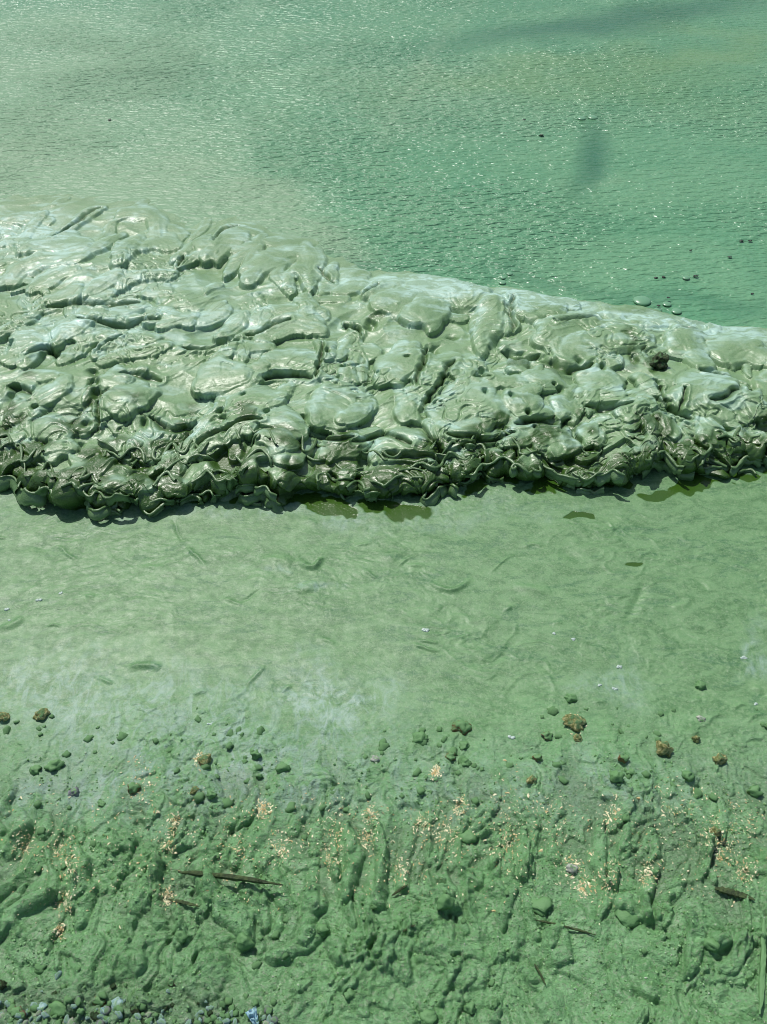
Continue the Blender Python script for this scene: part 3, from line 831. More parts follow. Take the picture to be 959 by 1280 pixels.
# soft tops lean over their own foot, towards the shore
P[..., 1] -= 0.55 * np.clip(D, -0.01, 0.05) * sstep(0.25, 0.8, KK) * sstep(1.7, 1.2, KK)
P[..., 2] = np.where(KK > 1.5, np.maximum(P[..., 2], -0.012), P[..., 2])
NN = grid_normals(P)
if NN[50, 50, 2] < 0:
    NN = -NN
MU, MV = px_of(BX, np.where(KK <= 1, BY, BS), 0.06)
fu, fv = MU + 30 * fbm(BX * 7, BS * 7, 3, 151), MV + 14 * fbm(BX * 7, BS * 7, 3, 153)
m_film_sheen = np.clip(blob(fu, fv, 560, 352, 140, 16, 4, .9) * .9 + blob(fu, fv, 700, 372, 120, 13, 8, .9) * .9 + blob(fu, fv, 900, 404, 130, 14, 8, .9) * 1.0 + blob(fu, fv, 820, 390, 80, 12, 8, .9) * .8
                 + blob(fu, fv, 40, 272, 80, 16, 0, .9) * .8 + blob(fu, fv, 60, 300, 110, 22, 8, .9) * .6 + blob(fu, fv, 30, 335, 70, 12, -20, .9) * .7 + blob(fu, fv, 200, 345, 160, 18, 0, .9) * .5
                 + blob(fu, fv, 90, 400, 50, 14, 0, .9) * .7 + blob(fu, fv, 30, 425, 40, 22, 0, .9) * .6 + blob(fu, fv, 180, 400, 120, 30, 0, .9) * .35 + blob(fu, fv, 290, 395, 60, 25, 0, .9) * .4, 0, 1)
m_film_sheen = np.clip(m_film_sheen + 0.40 * sstep(0.10, 0.5, fbm(MX * 9, MS * 16, 4, 155)) + 0.55 * RIM_SHEEN + 0.02, 0, 1) * sstep(1.2, 0.9, KK)  # film patches, with painted sheen along the fold crests
m_wet_shade = 0 * m_film_sheen
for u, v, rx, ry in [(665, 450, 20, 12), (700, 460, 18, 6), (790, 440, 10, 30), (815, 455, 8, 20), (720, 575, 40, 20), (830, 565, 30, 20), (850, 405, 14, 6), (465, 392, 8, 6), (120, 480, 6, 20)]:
    m_wet_shade = np.maximum(m_wet_shade, blob(fu, fv, u, v, rx, ry, 0, .5) * 0.7)
m_wet_shade = np.maximum(m_wet_shade, sstep(0.86, 1.02, KK + 0.22 * fbm(MX * 11, MS * 11, 3, 157)) * 0.95)  # front roll darkened: shade painted over the damp foot of the mat

algae = bpy.data.objects.new('algae_mat', None)
COL.objects.link(algae)
algae.location = (0, 1.7, 0)
tag(algae, 'thick wrinkled mat of pale green algae heaped along the waterline', 'algae mat')
P[..., 1] -= 1.7
m_wet_shade = np.maximum(m_wet_shade, CRACK_SHADE * 0.8)  # painted crack shade joins the front darkening
attrs = dict(film=m_film_sheen, wet=m_wet_shade)
ID_face = ID[:-1, :-1].copy()


def largest_patch(mk):
    rr, cc = np.where(mk)
    todo = set(zip(rr.tolist(), cc.tolist()))
    best = []
    while todo:
        st = [todo.pop()]
        comp = [st[0]]
        while st:
            a, b = st.pop()
            for n_ in ((a + 1, b), (a - 1, b), (a, b + 1), (a, b - 1)):
                if n_ in todo:
                    todo.remove(n_); st.append(n_); comp.append(n_)
        if len(comp) > len(best):
            best = comp
    out = np.zeros_like(mk)
    if best:
        a, b = zip(*best)
        out[list(a), list(b)] = True
    return out


for k in range(len(fold_names)):       # each fold is one connected patch of skin, crumbs of it go back to the sheet
    mk = ID_face == k
    keep = largest_patch(mk)
    if keep.sum() < 60:
        keep[:] = False
    ID_face[mk & ~keep] = -1
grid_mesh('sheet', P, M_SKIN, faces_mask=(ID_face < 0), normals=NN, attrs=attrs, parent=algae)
for k in range(len(fold_names)):
    mk = ID_face == k
    if not mk.any():
        continue
    rr, cc = np.where(mk)
    a, b, c, d_ = rr.min(), rr.max() + 2, cc.min(), cc.max() + 2
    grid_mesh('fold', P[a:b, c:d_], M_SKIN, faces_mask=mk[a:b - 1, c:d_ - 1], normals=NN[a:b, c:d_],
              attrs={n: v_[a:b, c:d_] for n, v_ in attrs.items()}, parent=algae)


# ---- curled lips hanging over the shoreward edge
def lip(path, drop, rad=0.0045, thick=0.0022, flare=0.2, seed=0):
    """path: (n,3) of the rolled rim; the skin hangs `drop` below it"""
    p = np.array(path, float)
    n = len(p)
    T = np.gradient(p, axis=0)
    T /= np.maximum(np.linalg.norm(T, axis=1, keepdims=True), 1e-9)
    Nn = np.stack([T[:, 1], -T[:, 0], 0 * T[:, 0]], -1)
    Nn /= np.maximum(np.linalg.norm(Nn, axis=1, keepdims=True), 1e-9)
    prof = [(rad + rad * math.cos(a), rad * math.sin(a) * 0.8) for a in np.radians([-40, 0, 45, 90, 135, 180])]
    m = 7
    for j in range(1, m + 1):
        f = j / m
        prof.append((flare * drop * math.sin(f * 2.4), -drop * f))
    prof = np.array(prof)
    jit = 1 + 0.35 * noise(np.arange(n) * 0.23, np.full(n, seed * 1.7), 161)
    G = p[:, None] + Nn[:, None] * (prof[None, :, 0:1] * jit[:, None, None]) + np.array([0, 0, 1.0]) * (prof[None, :, 1:2] * jit[:, None, None])
    G += 0.0025 * np.stack([noise(G[..., 0] * 60, G[..., 2] * 60 + seed, 163), noise(G[..., 0] * 60, G[..., 2] * 60 + seed, 165), 0 * G[..., 0]], -1)
    N2 = grid_normals(G)
    ends = np.sin(np.pi * np.clip(np.linspace(0, 1, n), 0.03, 0.97)) ** 0.4
    o1 = G + N2 * thick * 0.5 * ends[:, None, None]
    o2 = G - N2 * thick * 0.5 * ends[:, None, None]
    loop = np.concatenate([o1, o2[:, ::-1], o1[:, :1]], 1)
    return loop


paths = []
TRACED_LIPS = [([(676, 577), (690, 585), (710, 593), (722, 593)], .045, .02), ([(745, 597), (753, 588), (763, 591), (773, 587), (790, 587)], .02, .018), ([(720, 557), (737, 552), (748, 555), (757, 548), (753, 538)], .055, .02),
               ([(868, 566), (869, 559), (885, 558), (896, 560)], .05, .02), ([(868, 573), (878, 580), (889, 578), (903, 579), (913, 571)], .03, .02), ([(806, 545), (813, 560), (815, 575)], .05, .03), ([(816, 571), (835, 569), (857, 567)], .03, .02),
               ([(640, 545), (655, 548), (662, 562), (676, 565)], .06, .03), ([(560, 560), (580, 553), (602, 550), (610, 560), (604, 570)], .06, .03),
               ([(512, 545), (535, 562), (560, 565)], .06, .03), ([(475, 590), (500, 572), (520, 575), (545, 585)], .04, .03), ([(270, 585), (275, 595), (290, 590), (305, 592), (318, 580)], .04, .025), ([(305, 615), (312, 622), (328, 626)], .012, .01),
               ([(20, 590), (28, 582), (35, 590), (30, 600), (40, 602)], .03, .02), ([(45, 570), (55, 578), (68, 582)], .05, .03), ([(118, 615), (128, 622), (140, 620), (148, 608), (155, 612)], .015, .012), ([(165, 565), (172, 556), (175, 565), (168, 578)], .06, .03),
               ([(200, 590), (212, 605), (222, 612), (230, 600)], .03, .025), ([(230, 548), (222, 570), (235, 575)], .06, .03), ([(125, 545), (140, 552), (150, 560)], .07, .03), ([(80, 580), (95, 592), (118, 598), (135, 590)], .045, .03),
               ([(935, 545), (945, 540), (960, 541)], .06, .03), ([(920, 585), (935, 580), (945, 588)], .015, .012), ([(330, 570), (350, 566), (362, 572)], .05, .03), ([(420, 575), (435, 585), (455, 580)], .05, .03), ([(380, 560), (392, 572), (405, 568)], .06, .03)]
for pts, z, dr in TRACED_LIPS:
    sp = np.array(smooth_poly(pts, 3))
    x_, y_ = at(sp[:, 0], sp[:, 1], z)
    zz = z + 0.006 * noise(x_ * 30, y_ * 30, 171)
    paths.append((np.stack([x_, y_ - 0.012, zz], -1), dr))
lr = random.Random(23)
NP_ = BX.shape[0]
for i in range(92):
    u = lr.uniform(-70, 1030)
    x = float(at(u, edge_y(front_px, u), 0.03)[0])
    f = lr.random()
    row = int(NV - 38 + f ** 1.3 * (NC * 0.62 + 38))
    n = lr.randint(22, 56)
    k1, k2, ph = lr.uniform(0.08, 0.22), lr.uniform(0.2, 0.4), lr.uniform(0, 6)
    h0 = lr.choice([0, math.pi]) + lr.gauss(0, 0.3)
    off = lr.uniform(0.002, 0.012)
    step = lr.uniform(0.0030, 0.0050)
    p = []
    for j in range(n):
        r_ = min(NP_ - 8, max(0, row + int(6 * math.sin(j * 0.3 + ph))))
        sy_ = float(np.interp(x, BX[r_], P[r_, :, 1])) + 1.7
        sz_ = float(np.interp(x, BX[r_], P[r_, :, 2]))
        p.append((x, sy_ - off, max(sz_ + 0.25 * off, 0.006)))
        h = h0 + 1.2 * math.sin(j * k1 + ph) + 0.7 * math.sin(j * k2 + ph * 2)
        x += step * math.cos(h)
        off = min(0.022, max(-0.004, off - step * math.sin(h) * 0.8))
    p = np.array(p)
    for _ in range(6):
        p[1:-1] = 0.25 * p[:-2] + 0.5 * p[1:-1] + 0.25 * p[2:]
    paths.append((p, lr.uniform(0.016, 0.038)))
for i, (p, dr) in enumerate(paths):
    dr = min(dr, float(p[:, 2].mean()) + 0.008)
    G = lip(p, dr, rad=0.0021 + 0.0012 * (i % 3) / 2, flare=0.15 + 0.40 * ((i * 37) % 10) / 10, seed=i)
    G[..., 1] -= 1.7
    w_ = np.full(G.shape[:2], 0.3 + 0.5 * ((i * 13) % 7) / 7)  # lips coloured darker, painted shade of the gaps at the front
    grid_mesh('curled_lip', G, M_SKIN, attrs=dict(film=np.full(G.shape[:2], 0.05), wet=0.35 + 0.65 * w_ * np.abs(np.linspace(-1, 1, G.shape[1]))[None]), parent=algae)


# ================================================================== STONES AND CLODS
def stone_bm(seed, sx_, sy_, sz_, angular=0.3, sub=3, rough_=0.26):
    r = random.Random(seed)
    bm = bmesh.new()
    bmesh.ops.create_icosphere(bm, subdivisions=sub, radius=1.0)
    cuts = []
    for _ in range(6):
        v = Vector((r.gauss(0, 1), r.gauss(0, 1), r.gauss(0, 1))).normalized()
        cuts.append((v, r.uniform(0.55, 0.9)))
    co = np.array([v.co for v in bm.verts])
    n1 = noise(co[:, 0] * 1.4 + seed, co[:, 1] * 1.4 + co[:, 2] * 1.1, 181) * rough_ * 1.6 + noise(co[:, 0] * 3.7 + seed, co[:, 1] * 3.7 - co[:, 2] * 3.1, 183) * rough_ + noise(co[:, 0] * 8 + seed, co[:, 1] * 8 + co[:, 2] * 7, 185) * rough_ * 0.45
    for v, dn in zip(bm.verts, n1):
        c = v.co.copy()
        for a, lim in cuts:
            d = c.dot(a)
            if d > lim:
                c -= a * (d - lim) * min(1.0, angular * 2)
        c *= 1 + float(dn)
        v.co = Vector((c.x * sx_, c.y * sy_, c.z * sz_))
    return bm


# photo pixel, half width px, half height px, material, label
STONES = [
    (577, 912, 14, 8, M_BROWN, 0.55, 'green capped stone with a bare brown face standing in the wet film'),
    (718, 905, 18, 10, M_OCHRE, 0.35, 'largest yellow crusted stone in the wet film at right'),
    (829, 939, 13, 11, M_OCHRE, 0.3, 'yellow brown crusted stone right of the largest crusted one'),
    (870, 926, 6, 8, M_OCHRE, 0.3, 'small upright tan pebble beside the rightmost white pebble'),
    (877, 900, 6, 3, M_PALE, 0.2, 'flat white pebble lying in the film above the tan pebble'),
    (722, 924, 7, 5, M_OCHRE, 0.3, 'small round yellow pebble just below the largest crusted stone'),
    (684, 922, 8, 6, M_RED, 0.4, 'small red brown stone left of the largest crusted stone'),
    (713, 874, 9, 6, M_GREEN, 0.4, 'green wedge of stone above the largest crusted stone'),
    (875, 858, 9, 5, M_GREEN, 0.8, 'dark angular green chip alone in the film at upper right'),
    (525, 925, 12, 7, M_GREEN, 0.5, 'green stone with pale edges left of the brown faced stone'),
    (580, 934, 9, 6, M_GREEN, 0.5, 'green pebble directly under the brown faced stone'),
    (563, 948, 7, 6, M_BROWN, 0.4, 'small brown pebble below left of the brown faced stone'),
    (582, 956, 8, 7, M_GREEN, 0.4, 'green pebble at the foot of the brown stone cluster'),
    (470, 951, 6, 5, M_PALE, 0.3, 'single pale rounded pebble in the middle of the shore'),
    (45, 964, 9, 7, M_GREEN, 0.4, 'dark green stone at far left, left of its twin'),
    (68, 960, 12, 8, M_GREEN, 0.4, 'dark green stone at far left, larger of two neighbours'),
    (93, 992, 8, 5, M_MAUVE, 0.2, 'mauve grey shell lying in green mud at left'),
    (167, 987, 9, 8, M_BROWN, 0.3, 'round rusty brown stone at the left of the shore'),
    (127, 1006, 6, 5, M_GREEN, 0.5, 'small dark pebble below left of the rusty brown stone'),
    (255, 953, 10, 9, M_OCHRE, 0.4, 'yellow flecked stone on the left half of the shore'),
    (244, 990, 6, 6, M_OCHRE, 0.4, 'small ochre pebble under the yellow flecked left stone'),
    (263, 996, 8, 6, M_GREEN, 0.4, 'dark wet pebble beside the small ochre pebble'),
    (321, 946, 8, 9, M_GREEN, 0.4, 'upright green stone with a dark hollow left of centre'),
    (325, 972, 5, 7, M_GREEN, 0.4, 'narrow dark pebble under the upright green stone'),
    (5, 898, 9, 8, M_OCHRE, 0.4, 'yellowish crusted stone cut by the left edge'),
    (52, 896, 10, 7, M_OCHRE, 0.4, 'yellow rimmed stone in the milky film at left'),
    (354, 963, 10, 7, M_GREEN, 0.5, 'low green stone right of the upright green stone'),
    (585, 1050, 15, 8, M_GREEN, 0.5, 'broad dark fronted clod near the middle of the shore'),
    (779, 953, 7, 8, M_BROWN, 0.4, 'brown speckled pebble left of the yellow brown crusted stone'),
    (789, 968, 7, 6, M_GREEN, 0.6, 'dark pebble touching the brown speckled pebble'),
    (770, 974, 11, 9, M_GREEN, 0.3, 'rounded green stone left of the dark pebble pair'),
    (672, 949, 7, 6, M_BROWN, 0.4, 'brown pebble below the small red brown stone'),
    (665, 977, 7, 6, M_OCHRE, 0.4, 'amber pebble on mud below the brown pebble'),
    (894, 1042, 7, 8, M_OCHRE, 0.3, 'pale yellow stone among straw flakes at right'),
    (899, 951, 9, 6, M_OCHRE, 0.4, 'tan shard sticking out of the mud at right'),
    (943, 992, 10, 8, M_GREEN, 0.4, 'green stone with a dark side near the right edge'),
    (861, 972, 10, 7, M_GREEN, 0.4, 'green lump between the crusted stone and right edge'),
    (715, 1088, 8, 7, M_PALE, 0.3, 'cream coloured pebble between two mud ridges at right'),
    (557, 1131, 14, 13, M_GREEN, 0.7, 'tall green clod with a black front at lower centre'),
    (787, 1148, 20, 5, M_GREEN, 0.8, 'wide flat block of green stone with a dark front'),
    (890, 1185, 13, 11, M_GREEN, 0.6, 'squarish green clod right of the forked ridge'),
    (676, 1136, 19, 6, M_GREEN, 0.7, 'long dark edged slab above the thin black twig'),
    (226, 1172, 11, 8, M_GREEN, 0.3, 'rounded clod below the left end of the long splinter'),
    (307, 1182, 14, 11, M_GREEN, 0.8, 'broken angular block under the long splinter'),
    (403, 1163, 10, 7, M_GREEN, 0.5, 'dark ended clod left of the tall black fronted clod'),
    (438, 1246, 10, 7, M_GREEN, 0.4, 'green clod near the bottom edge left of centre'),
    (588, 1263, 10, 8, M_GREEN, 0.6, 'green stone with dark base at bottom centre'),
    (619, 1256, 7, 6, M_GREEN, 0.6, 'small green stone right of the bottom centre stone'),
    (535, 1274, 14, 6, M_GREEN, 0.5, 'half seen stone cut by the bottom edge'),
    (214, 1231, 5, 6, M_RED, 0.5, 'small reddish pebble above the gravel at lower left'),
    (75, 1264, 18, 9, M_GREEN, 0.4, 'largest oval stone in the gravel at lower left'),
    (131, 1267, 6, 8, M_BLUEG, 0.3, 'upright blue white pebble in the gravel'),
    (145, 1258, 10, 5, M_BLUEG, 0.4, 'elongated pale blue pebble above the upright one'),
    (168, 1260, 9, 7, M_DARK, 0.4, 'dark round pebble right of the pale blue pebble'),
    (124, 1253, 9, 5, M_BROWN, 0.4, 'brownish pebble at the top of the gravel'),
    (103, 1268, 6, 5, M_GREEN, 0.3, 'small green pebble right of the largest oval stone'),
    (51, 1262, 9, 6, M_BLUEG, 0.5, 'blue grey chip left of the largest oval stone'),
    (15, 1256, 8, 6, M_GREEN, 0.4, 'green pebble at the far lower left'),
    (22, 1268, 9, 6, M_RED, 0.4, 'brownish stone in the lower left corner'),
    (4, 1234, 7, 10, M_DARK, 0.5, 'dark stone cut by the lower left edge'),
]
for i, (u, v, hw, hh, m, ang, lab) in enumerate(STONES):
    x, y, z = on_ground(u, v)
    s = pxsize(y, z)
    rx = hw * s * (0.85 if hw > 12 or m is M_GREEN else 0.95)
    ry = rx * 0.8
    rz = max(hh * s * 0.95, 0.3 * rx)
    o = obj_from_bm('clod' if 'clod' in lab else ('shell' if 'shell' in lab else ('pebble' if 'pebble' in lab else 'stone')), stone_bm(100 + i, rx, ry, rz, ang if hw < 12 else 1.0, rough_=0.15 if hw > 12 and m is M_GREEN else 0.24), m)
    o.location = (x, y + 0.2 * ry, z + (0.15 if 'clod' in lab or 'block' in lab or 'slab' in lab else 0.26) * rz)
    o.rotation_euler = (random.uniform(-.2, .2), random.uniform(-.2, .2), random.uniform(-.5, .5))
    tag(o, lab, 'pebble' if 'pebble' in lab else ('shell' if 'shell' in lab else ('clod' if 'clod' in lab else 'stone')))

# the crusted hollow in the pale mound of the mat
x, y = at(826, 447, 0.085)
bm = stone_bm(300, 0.026, 0.028, 0.024, 0.3, 4, 0.22)
o = obj_from_bm('crusted_clump', bm, M_DARK)
o.location = (x, y, 0.072)
tag(o, 'dark rough crusted clump sunk in a pale mound of the algae mat', 'crust')

# gravel of the lower left corner: single pebbles
protos = []
for k in range(12):
    bm = stone_bm(400 + k, 1.0, random.uniform(.6, .95), random.uniform(.45, .75), 0.5, 2)
    me = bpy.data.meshes.new('gravel_pebble')
    bm.to_mesh(me); bm.free(); me.shade_smooth()
    me.materials.append([M_GREEN, M_BLUEG, M_GREEN, M_PALE, M_DARK, M_GREEN, M_BLUEG, M_BLUEG, M_GREEN, M_MAUVE, M_BLUEG, M_GREEN][k])
    protos.append(me)
lr = random.Random(77)
n_g = 0
while n_g < 240:
    u = lr.uniform(-30, 345)
    v = 1286 - abs(lr.gauss(0, 19)) * (1.3 if u < 180 else 0.8)
    if v > 1283 or v < 1205:
        continue
    x, y, z = on_ground(u, v)
    s = lr.choice([2.2, 3, 3.5, 4, 5, 6]) * pxsize(y, z)
    o = bpy.data.objects.new('gravel_pebble', protos[lr.randrange(12)])
    COL.objects.link(o)
    o.location = (x, y, z + 0.42 * s)
    o.scale = (s, s, s)
    o.rotation_euler = (lr.uniform(-.4, .4), lr.uniform(-.4, .4), lr.uniform(0, 6.3))
    tag(o, 'small loose pebble in the gravel patch at the lower left corner', 'pebble', 'gravel pebbles in the lower left corner')
    n_g += 1
# small coated clods scattered over the mud
n_g = 0
gp = [protos[k] for k in (0, 2, 5, 8, 11)]
while n_g < 200:
    u = lr.uniform(-20, 980)
    v = lr.uniform(885, 1275) if n_g % 2 else lr.uniform(885, 1010)
    x, y, z = on_ground(u, v)
    if noise(np.array([x * 5]), np.array([y * 5]), 191)[0] < -0.05:
        continue
    s = lr.choice([2.2, 3, 3.5, 4.5, 6, 8]) * pxsize(y, z)
    o = bpy.data.objects.new('mud_clod', gp[lr.randrange(5)])
    COL.objects.link(o)
    o.location = (x, y, z + 0.02 * s)
    o.scale = (s, s, s * lr.uniform(.8, 1.3))
    o.rotation_euler = (lr.uniform(-.4, .4), lr.uniform(-.4, .4), lr.uniform(0, 6.3))
    tag(o, 'small green mud crumb on the shore, ' + ('left third of the shore' if u < 355 else ('middle third of the shore' if u < 660 else 'right third of the shore')), 'clod', 'small mud crumbs on the rough shore')
    n_g += 1


# grit: grains far too many to count
gr = np.random.RandomState(3)
ico = bmesh.new()
bmesh.ops.create_icosphere(ico, subdivisions=1, radius=1.0)
ico.verts.ensure_lookup_table()
iv = np.array([v.co for v in ico.verts]); iff = np.array([[v.index for v in f.verts] for f in ico.faces]); ico.free()
gv, gf = [], []
NG = 5500
gu = gr.uniform(-40, 1000, NG * 2); gvv = 1290 - 380 * gr.rand(NG * 2) ** 0.9
k = 0
for u, v in zip(gu, gvv):
    if k >= NG:
        break
    x, y = (float(c) for c in at(u, v, 0.03))
    if v < 1010 and gr.rand() > ((v - 880) / 130) ** 2:
        continue
    if fbm(np.array([x * 8]), np.array([y * 8]), 2, 195)[0] < gr.uniform(-0.5, 0.4):
        continue
    z = ground_z(x, y)
    s = pxsize(y) * (0.6 + 1.5 * gr.rand() ** 2.5)
    gv.append(iv * (1 + gr.uniform(-.3, .3, iv.shape)) * s * gr.uniform(.6, 1.3, 3) + [x, y, z + 0.2 * s])
    gf.append(iff + k * len(iv))
    k += 1
me = bpy.data.meshes.new('mud_grit')
me.from_pydata(np.concatenate(gv).tolist(), [], np.concatenate(gf).tolist())
M_GRIT, nt, p = new_mat('coated_grit')
pos = n_pos(nt)
c_ = n_mix(nt, n_range(nt, n_noise(nt, pos, 150, 2, 0.5), 0.40, 0.60), (0.11, 0.24, 0.075), (0.24, 0.46, 0.20))
c_ = n_mix(nt, n_range(nt, n_noise(nt, pos, 230, 2, 0.5), 0.60, 0.66), c_, (0.40, 0.46, 0.36))
nt.links.new(c_, p.inputs['Base Color'])
p.inputs['Roughness'].default_value = 0.5
me.materials.append(M_GRIT)
o = bpy.data.objects.new('mud_grit', me)
COL.objects.link(o)
tag(o, 'fine algae coated grit and crumbs all over the rough shore', 'grit', kind='stuff')

# ================================================================== STICKS
def stick_bm(L, w, h, seed, bend=0.0, split=False):
    r = random.Random(seed)
    bm = bmesh.new()
    rings = []
    n = 22
    for i in range(n + 1):
        t = i / n
        tp = min(1.0, 0.35 + 3.5 * t, 0.25 + 3.0 * (1 - t))
        if split:
            tp *= 1 - 0.45 * max(0, t - 0.5)
        cy = bend * math.sin(math.pi * t) + r.gauss(0, w * 0.10)
        ring = []
        for k in range(8):
            a = 2 * math.pi * k / 8
            rr = 1 + r.uniform(-.16, .16)
            ca, sa = math.cos(a), math.sin(a)
            e = max(abs(ca), abs(sa)) ** 0.6
            ring.append(bm.verts.new(((t - 0.5) * L, cy + w * tp * rr * ca / e, h * tp * rr * sa / e)))
        rings.append(ring)
    for a, b in zip(rings[:-1], rings[1:]):
        for k in range(8):
            bm.faces.new((a[k], a[(k + 1) % 8], b[(k + 1) % 8], b[k]))
    bm.faces.new(rings[0][::-1]); bm.faces.new(rings[-1])
    return bm


STICKS = [('splinter', (226, 1096), (354, 1112), 2.6, 3.8, True, 'long dark wooden splinter lying across the mud at lower left', 'splinter'),
          ('twig', (669, 1151), (744, 1170), 1.2, 1.4, False, 'thin straight black twig on the mud at lower right', 'twig'),
          ('bark_strip', (893, 1112), (942, 1126), 4.0, 2.4, True, 'frayed dark strip of bark near the right edge', 'bark'),
          ('twig', (490, 1121), (510, 1107), 1.3, 1.4, False, 'short slanting twig beside the mud ridge at lower centre', 'twig'),
          ('twig', (504, 1166), (519, 1157), 1.2, 1.2, False, 'short dark twig left of the tall black fronted clod', 'twig'),
          ('slat', (953, 1150), (949, 1268), 3.2, 3.0, False, 'straight algae coated slat standing along the right edge', 'slat'),
          ('bark_strip', (211, 1126), (250, 1135), 2.0, 1.3, True, 'short ragged strip of bark under the long splinter', 'bark'),
          ('twig', (668, 1206), (682, 1232), 1.3, 1.3, False, 'short dark twig in the mound below the black twig', 'twig')]
for i, (nm, a, b, w, h, sp, lab, cat) in enumerate(STICKS):
    A = Vector(on_ground(*a)); Bv = Vector(on_ground(*b))
    zmax = max(on_ground(a[0] + (b[0] - a[0]) * t, a[1] + (b[1] - a[1]) * t)[2] for t in (0, .25, .5, .75, 1))
    s = pxsize((A.y + Bv.y) / 2)
    dv = Bv - A
    o = obj_from_bm(nm, stick_bm(dv.length * 1.02, w * s, h * s, 500 + i, 0.01 * dv.length, sp), M_GREEN if nm == 'slat' else M_WOOD, smooth=False)
    mid = (A + Bv) / 2
    o.location = (mid.x, mid.y, max(mid.z, (mid.z + zmax) / 2) + h * s * 0.9)
    o.rotation_mode = 'QUATERNION'
    o.rotation_quaternion = dv.to_track_quat('X', 'Z')
    tag(o, lab, cat)

# ================================================================== STRAW FLAKES
CL = [(30, 1055, 18), (75, 1060, 20), (88, 1085, 14), (218, 1028, 10), (212, 1052, 14), (330, 1012, 14), (300, 1062, 30), (350, 1062, 18), (412, 1072, 22), (462, 1018, 12), (460, 1048, 14), (528, 1032, 16), (556, 1044, 20), (500, 1088, 18), (632, 1056, 22),
      (715, 1085, 16), (728, 1110, 12), (765, 1020, 18), (760, 1100, 22), (892, 1040, 16), (903, 1062, 16), (930, 1090, 16), (82, 1130, 14), (75, 1165, 10), (210, 1122, 12), (545, 965, 8), (575, 1010, 14), (690, 1020, 26), (810, 1095, 14), (850, 1010, 40), (930, 1030, 30), (640, 1010, 40), (250, 950, 9), (718, 905, 12), (180, 980, 30), (420, 1030, 30)]
lr = random.Random(91)
flake_me = []
for k in range(6):
    bm = bmesh.new()
    r2 = random.Random(700 + k)
    n = 5
    ph = r2.uniform(-1, 1)
    top, bot = [], []
    for i in range(n + 1):
        t = i / n - 0.5
        wdt = (0.22 if k < 3 else 0.11) * (1 - (2 * t) ** 2 * 0.7) * r2.uniform(.7, 1.2)
        y0 = 0.3 * ph * (t * t * 2)
        z0 = 0.14 * (1 - 4 * t * t) * r2.uniform(.3, 1)
        top.append((bm.verts.new((t, y0 - wdt, z0)), bm.verts.new((t, y0, z0 + 0.10)), bm.verts.new((t, y0 + wdt, z0))))
        bot.append(bm.verts.new((t, y0, z0 - 0.10)))
    for i in range(n):
        a, b = top[i], top[i + 1]
        bm.faces.new((a[0], b[0], b[1], a[1])); bm.faces.new((a[1], b[1], b[2], a[2]))
        bm.faces.new((a[2], b[2], bot[i + 1], bot[i])); bm.faces.new((a[0], bot[i], bot[i + 1], b[0]))
    bm.faces.new((top[0][0], top[0][1], top[0][2], bot[0])); bm.faces.new((top[-1][2], top[-1][1], top[-1][0], bot[-1]))
    me = bpy.data.meshes.new('straw_flake')
    bm.to_mesh(me); bm.free()
    me.materials.append(M_STRAW)
    flake_me.append(me)
stuff_v, stuff_f = [], []
src = []
for me in flake_me:
    src.append((np.array([v.co for v in me.vertices]), [list(p.vertices) for p in me.polygons]))
count = 0
for i in range(5200):
    cx, cy, cr = CL[lr.randrange(len(CL))]
    if lr.random() < 0.3:
        cx, cy, cr = lr.uniform(0, 959), lr.uniform(1000, 1120), 30
    u, v = cx + lr.gauss(0, cr * 0.42), cy + lr.gauss(0, cr * 0.58)
    if not (-20 < u < 980):
        continue
    x, y, z = on_ground(u, v)
    big_ = i < 230
    s = (lr.uniform(3.5, 7) if big_ else lr.uniform(1.2, 4.2)) * pxsize(y, z)
    k = lr.randrange(6)
    rot = (lr.uniform(-.5, .5), lr.uniform(-.4, .4), lr.uniform(0, 6.3))
    if big_:
        o = bpy.data.objects.new('straw_flake', flake_me[k])
        COL.objects.link(o)
        o.location = (x, y, z + 0.02 * s)
        o.scale = (s, s, s)
        o.rotation_euler = rot
        tag(o, 'pale yellow straw flake between mud ridges ' + ('above and left of the long splinter' if u < 355 else ('in the middle of the shore' if u < 660 else 'on the right side of the shore')), 'straw', 'straw flakes strewn on the rough shore')
    else:
        from mathutils import Euler
        R = np.array(Euler(rot).to_matrix())
        vs = src[k][0] @ R.T * s + np.array([x, y, z + 0.02 * s])
        off = sum(len(q) for q in stuff_v)
        stuff_v.append(vs)
        stuff_f += [[a + off for a in f] for f in src[k][1]]
me = bpy.data.meshes.new('straw_litter')
me.from_pydata(np.concatenate(stuff_v).tolist(), [], stuff_f)
me.materials.append(M_STRAW)
o = bpy.data.objects.new('straw_litter', me)
COL.objects.link(o)
tag(o, kind='stuff')
tag(o, 'fine pale straw crumbs strewn over the rough mud', 'litter')


# ================================================================== FOAM, BUBBLES, CRUMBS
def cluster_bm(seed, r, n):
    rr = random.Random(seed)
    bm = bmesh.new()
    for i in range(n):
        q = r * rr.uniform(.25, .6)
        a, d = rr.uniform(0, 6.3), r * rr.uniform(0, .8)
        res = bmesh.ops.create_icosphere(bm, subdivisions=2, radius=q)
        bmesh.ops.translate(bm, verts=res['verts'], vec=(d * math.cos(a), d * math.sin(a) * .8, q * .2))
        bmesh.ops.scale(bm, verts=res['verts'], vec=(1.2, 1, .6))
    return bm


